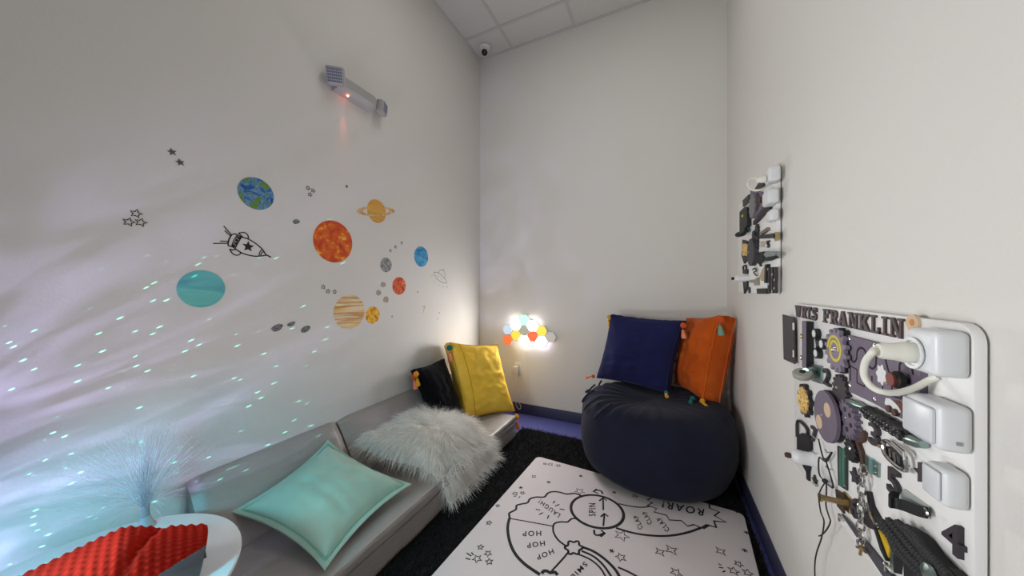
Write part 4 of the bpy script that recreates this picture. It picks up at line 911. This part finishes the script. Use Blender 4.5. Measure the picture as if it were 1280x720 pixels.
bp_ = poly('bolt_plate', [(1054, 614), (1061, 622), (1061.5, 642), (1055, 636)], .006, m_brass, nbd)
rp_ = fb(1055, 628, .006); MB().lathe([(.007, 0), (.007, .042), (.010, .043), (.010, .047), (0, .047)], Vector((FACE - .006, rp_.y, rp_.z)), NB, 16).build('bolt_knob', M('dull_gold', (176, 156, 112), .3, .9), bp_)
poly('bolt_back', [(1044, 611), (1054, 617), (1054, 642), (1046, 632)], .004, m_wood, bp_)
cpx = [(1079.5, 583), (1078.8, 594), (1078, 606), (1077.5, 618), (1077, 630), (1076.5, 641), (1076, 652), (1076.3, 663), (1076.8, 673), (1077, 683)]
ch = poly('chain', [(1076, 578), (1083, 581), (1083, 588), (1076, 586)], .006, m_brass, nbd, label='hanging steel chain')
for i, (a, b) in enumerate(zip(cpx, cpx[1:])):
    p0, p1 = fb(*a, .018), fb(*b, .018); d = (p1 - p0); m_ = (p0 + p1) / 2; hl = d.length * .66; sdv = (Vector((0, 1, 0)) if i % 2 else Vector((1, .3, 0)).normalized()) * .0075; dn = d.normalized()
    pts = [m_ + dn * hl * math.sin(t) * (1 if abs(math.sin(t)) < .9 else 1) + sdv * math.cos(t) for t in np.linspace(0, 2 * math.pi, 21)[:-1]]
    MB().tube(pts, .0022, 6, closed=True).build('link', m_metal, ch)
e_ = fb(1077, 688, .018)
MB().tube([e_ + Vector((0, .018, -.006)), e_ + Vector((0, 0, .004)), e_ + Vector((0, -.016, .008))], .003, 8).tube([e_ + Vector((0, .006, -.014)), e_ + Vector((0, -.002, .012))], .003, 8).build('toggle', m_brass, ch)
# ribbed sandal sole with a yellow insert, lower flap
def z2(x, y): return (1030 + x / 6, 600 + y / 6)
tr = poly('ribbed_sole', [z2(*p) for p in ((400, 330), (440, 310), (490, 305), (560, 325), (640, 375), (700, 430), (760, 520), (840, 610), (905, 680), (960, 745), (760, 770), (640, 660), (560, 590), (500, 540), (460, 430))], .022, m_rub, nbd, bev=.004)
rows = [((430, 340), (505, 440), (580, 555), (665, 655), (770, 760)), ((440, 318), (530, 430), (620, 545), (720, 650), (830, 760)), ((490, 308), (580, 415), (670, 525), (780, 640), (880, 740)), ((560, 325), (640, 410), (720, 505), (820, 620), (930, 735)), ((625, 362), (700, 440), (760, 525), (845, 620), (950, 735))]
for rw in rows:
    P = smooth_pts([fb(*z2(*p), .026) for p in rw], 10); mb = MB()
    for i in range(0, len(P) - 1, 2):
        p = P[i]; mb.ball(p, .0085, 1, (.8, .62, .95))
    mb.tube(P, .0045, 6).build('rib', m_rub, tr)
poly('yellow_insert', [z2(*p) for p in ((380, 352), (410, 375), (450, 440), (490, 500), (482, 590), (468, 600), (430, 490))], .008, m_yel, nbd, label='yellow insert of the ribbed sole')
poly('sole_edge', [z2(*p) for p in ((368, 352), (380, 352), (430, 490), (470, 600), (460, 605), (420, 520))], .012, m_blk, nbd)
poly('sole_strap', [z2(*p) for p in ((312, 78), (328, 84), (352, 190), (420, 315), (385, 320), (340, 230))], .008, m_blk, nbd)
MB().tube(smooth_pts([fb(*z2(*p), .010) for p in ((322, 170), (345, 250), (372, 305), (382, 335))], 5), .0025, 6).build('wire', m_metal, nbd)
poly('sole_flap', [z2(*p) for p in ((288, 200), (320, 240), (372, 330), (368, 372), (330, 355), (300, 330))], .006, m_dark, nbd)
poly('clasp_bracket', [z2(*p) for p in ((498, 540), (520, 530), (520, 690), (495, 685))], .008, m_steel, nbd); poly('clasp_arm', [z2(*p) for p in ((520, 540), (548, 560), (532, 696), (522, 690))], .010, m_blk, nbd)
poly('heel_plate', [z2(*p) for p in ((595, 610), (650, 665), (760, 735), (600, 735))], .020, m_blk, nbd)
c = fb(*z2(800, 712), .034); MB().lathe([(.016, 0), (.015, .004), (.008, .007), (0, .008)], c, NB, 20).build('rivet', m_steel, tr)
poly('toe_strap', [z2(*p) for p in ((905, 645), (925, 650), (1010, 735), (960, 735), (910, 670))], .016, m_blk, nbd)
fl2 = poly('flap_door', [(1051, 642), (1057, 648), (1120, 727), (1108, 727)], .010, M('flap_grey', (72, 72, 78), .5), nbd, base=.004)
for p in ((1051.5, 649), (1111, 712)):
    c = fb(*p, .010); MB().tube([c + Vector((0, .010, .004)), c + Vector((0, -.010, .004))], .004, 8).tube([c + Vector((-.002, .004, -.008)), c + Vector((-.002, .004, .010))], .003, 6).build('hinge', m_metal, fl2)

# the farther, higher board
fbd = thing('busy_board', (XR, 1.975, 1.185), 'white busy board hung higher on the right wall, nearer the back corner', 'busy board')
panel(1.618, 2.335, 1.183, 1.716, fbd)
z5 = lambda x, y: (910 + x / 8, 200 + y / 8)
z6 = lambda x, y: (910 + x / 7.58, 280 + y / 7.58)
s, *_ = swbox('socket_box', 955, 961, 211, 229, .040, fbd); c = fb(957, 224, .044)
MB().lathe([(.013, 0), (.013, .012), (.010, .026), (.005, .030), (0, .030)], c, NB, 20).build('plug', m_cable, s)
P = smooth_pts([fb(*z5(x, y), pr) for x, y, pr in ((290, 182, .074), (240, 185, .085), (208, 205, .088), (200, 240, .088), (215, 280, .085), (255, 303, .075), (320, 300, .06), (375, 270, .03), (420, 245, .006))], 6)
MB().tube(P, .0038, 8).build('plug_cable', m_cable, s)
s, *_ = swbox('light_switch', 952, 960, 239, 257, .038, fbd); s, *_ = swbox('light_switch', 957, 963, 263, 277, .030, fbd)
def fp(name, pts, prot, mat, q=z5, **k): return poly(name, [q(*p) for p in pts], prot, mat, fbd, **k)
fp('name_plate', ((265, 290), (325, 195), (350, 240), (345, 270), (285, 292)), .010, m_dark); fp('maze_panel', ((222, 305), (330, 320), (330, 420), (345, 480), (270, 570), (222, 440)), .010, m_purp)
fp('slotted_plate', ((145, 405), (205, 345), (205, 420), (150, 470)), .008, m_dark); fd = fp('flap_door', ((115, 520), (165, 470), (190, 480), (190, 660), (115, 715)), .020, m_blk)
d_ = fb(*z5(150, 560), .0205); MB().ball(d_, .008, 2).build('yellow_button', m_yel, fd)
gg = disc('gear', *z5(238, 460), .062, .018, M('gear_grey', (120, 118, 122), .6), fbd, teeth=12); disc('gear', *z5(290, 420), .045, .012, m_dark, fbd, teeth=12)
disc('wheel_bead', *z5(312, 400), .014, .020, M('bead_maroon', (80, 34, 34), .5), fbd)
band('braided_strap', [z5(250, 630), z5(300, 580), z5(370, 500), z5(410, 465)], .02, .012, m_blk, fbd)
cb = fp('caster_wheel', ((155, 25), (185, 10), (205, 70), (165, 90)), .008, m_steel, z6); cw = fb(*z6(120, 95), .045)
MB().lathe([(0, -.009), (.02, -.009), (.025, -.004), (.025, .004), (.02, .009), (0, .009)], cw, wax, 28).build('tyre', m_blk, cb); MB().tube([cw, fb(*z6(180, 60), .004)], [.010, .015], 10).build('fork', m_steel, cb)
br = fp('brooch', ((135, 150), (180, 165), (185, 330), (150, 375), (128, 300)), .008, m_blk, z6); poly('stones', [z6(*p) for p in ((138, 185), (178, 190), (178, 300), (140, 300), (132, 240))], .014, m_goldr, br, base=.0081)
bd = disc('holed_disc', *z6(212, 268), .068, .020, M('disc_grey', (60, 60, 64), .6), fbd); c = fb(*z6(198, 268), .0205); MB().ball(c, .005, 1).build('bolt', m_metal, bd)
for x, y, r_ in ((265, 60, .030), (262, 130, .032), (262, 200, .026), (235, 110, .024)): disc('gear', *z6(x, y), r_, .010, m_dark, fbd, teeth=10, tooth=.25)
fp('buckle', ((300, 80), (370, 30), (378, 60), (310, 105)), .010, M('buckle_bronze', (150, 136, 120), .35, .8), z6)
fp('hinge_plate', ((308, 165), (340, 165), (335, 220), (308, 220)), .006, M('plate_tan', (190, 176, 160), .5), z6)
st = fp('strap', ((300, 105), (405, 95), (405, 135), (305, 140)), .014, m_blk, z6); poly('end_clasp', [z6(*p) for p in ((432, 85), (448, 78), (452, 155), (442, 162), (432, 130))], .012, m_brass, st); poly('strap_tip', [z6(*p) for p in ((400, 90), (428, 90), (428, 135), (400, 135))], .016, m_dark, st)
fp('number', ((362, 160), (385, 155), (385, 175), (372, 178), (386, 200), (380, 225), (362, 222), (374, 205), (362, 190)), .006, m_dark, z6, label='small number 5')
tr = fp('ribbed_sole', ((265, 290), (300, 265), (345, 260), (380, 285), (430, 320), (360, 350), (300, 352), (270, 335)), .020, m_rub, z6)
mb = MB()
for k in range(8): p = fb(*z6(272 + k * 9, 345 - 70 * abs(.5 - k / 7)), .022); mb.tube([p + Vector((0, 0, .02)), p - Vector((0, 0, .02))], .005, 6)
mb.build('ribs', m_rub, tr); poly('silver_cap', [z6(*p) for p in ((335, 290), (360, 260), (420, 262), (450, 285), (440, 300), (360, 315))], .026, m_steel, tr, base=.0201)
pk = fp('padlock', ((138, 430), (180, 430), (178, 475), (138, 470)), .008, m_blk, z6); MB().tube(smooth_pts([fb(*z6(x, y), .006) for x, y in ((145, 432), (145, 405), (158, 392), (170, 400), (172, 432))], 5), .004, 8).build('shackle', m_blk, pk)
kq = fb(*z6(190, 515), 0)
ds = MB().lathe([(.019, 0), (.018, .02), (.019, .04), (.015, .055), (.008, .062), (0, .062)], Vector((FACE - .0003, kq.y, kq.z)), NB, 24).build('door_stop', m_lite, fbd, label='white door stop'); MB().lathe([(.008, 0), (.008, .012), (0, .012)], Vector((FACE - .0625, kq.y, kq.z)), NB, 14).build('rubber_tip', m_blk, ds)
fp('keyhole_tail', ((140, 545), (180, 540), (180, 610), (150, 660), (145, 600)), .008, m_blk, z6); fp('lower_plate', ((270, 612), (360, 610), (370, 662), (275, 662)), .010, m_blk, z6)
fp('gold_wedge', ((295, 505), (320, 440), (350, 385), (355, 530), (320, 540)), .006, M('wedge_sand', (176, 160, 128), .6), z6); fp('wedge_bar', ((348, 385), (365, 380), (358, 560), (342, 560)), .014, m_blk, z6); fp('silver_bracket', ((200, 530), (255, 525), (280, 505), (280, 580), (245, 582), (245, 558), (200, 555)), .010, M('bracket_silver', (170, 166, 150), .35, .8), z6)
for x in (380, 418, 440):
    band('chain', [z6(x, 410), z6(x + 3, 500), z6(x - 2, 560), z6(x + 2, 655)], .012, .010, m_dark if x != 418 else m_blk, fbd)
for x, y in ((378, 430), (420, 480), (385, 570), (440, 530), (418, 640), (438, 610)): screw(*z6(x, y), .0105, fbd, .007)
lace = MB().tube(smooth_pts([fb(*z6(x, y), .010) for x, y in ((232, 432), (255, 420), (268, 445), (245, 455), (260, 480), (275, 490))], 6), .003, 6).build('shoelace', m_blk, fbd)
for x, y in ((165, 625), (195, 612), (196, 640)): disc('peg', *z6(x, y), .008, .008, m_dark, fbd)
fp('key_strip', ((300, 350), (312, 400), (300, 405), (288, 360)), .006, m_dark, z6)
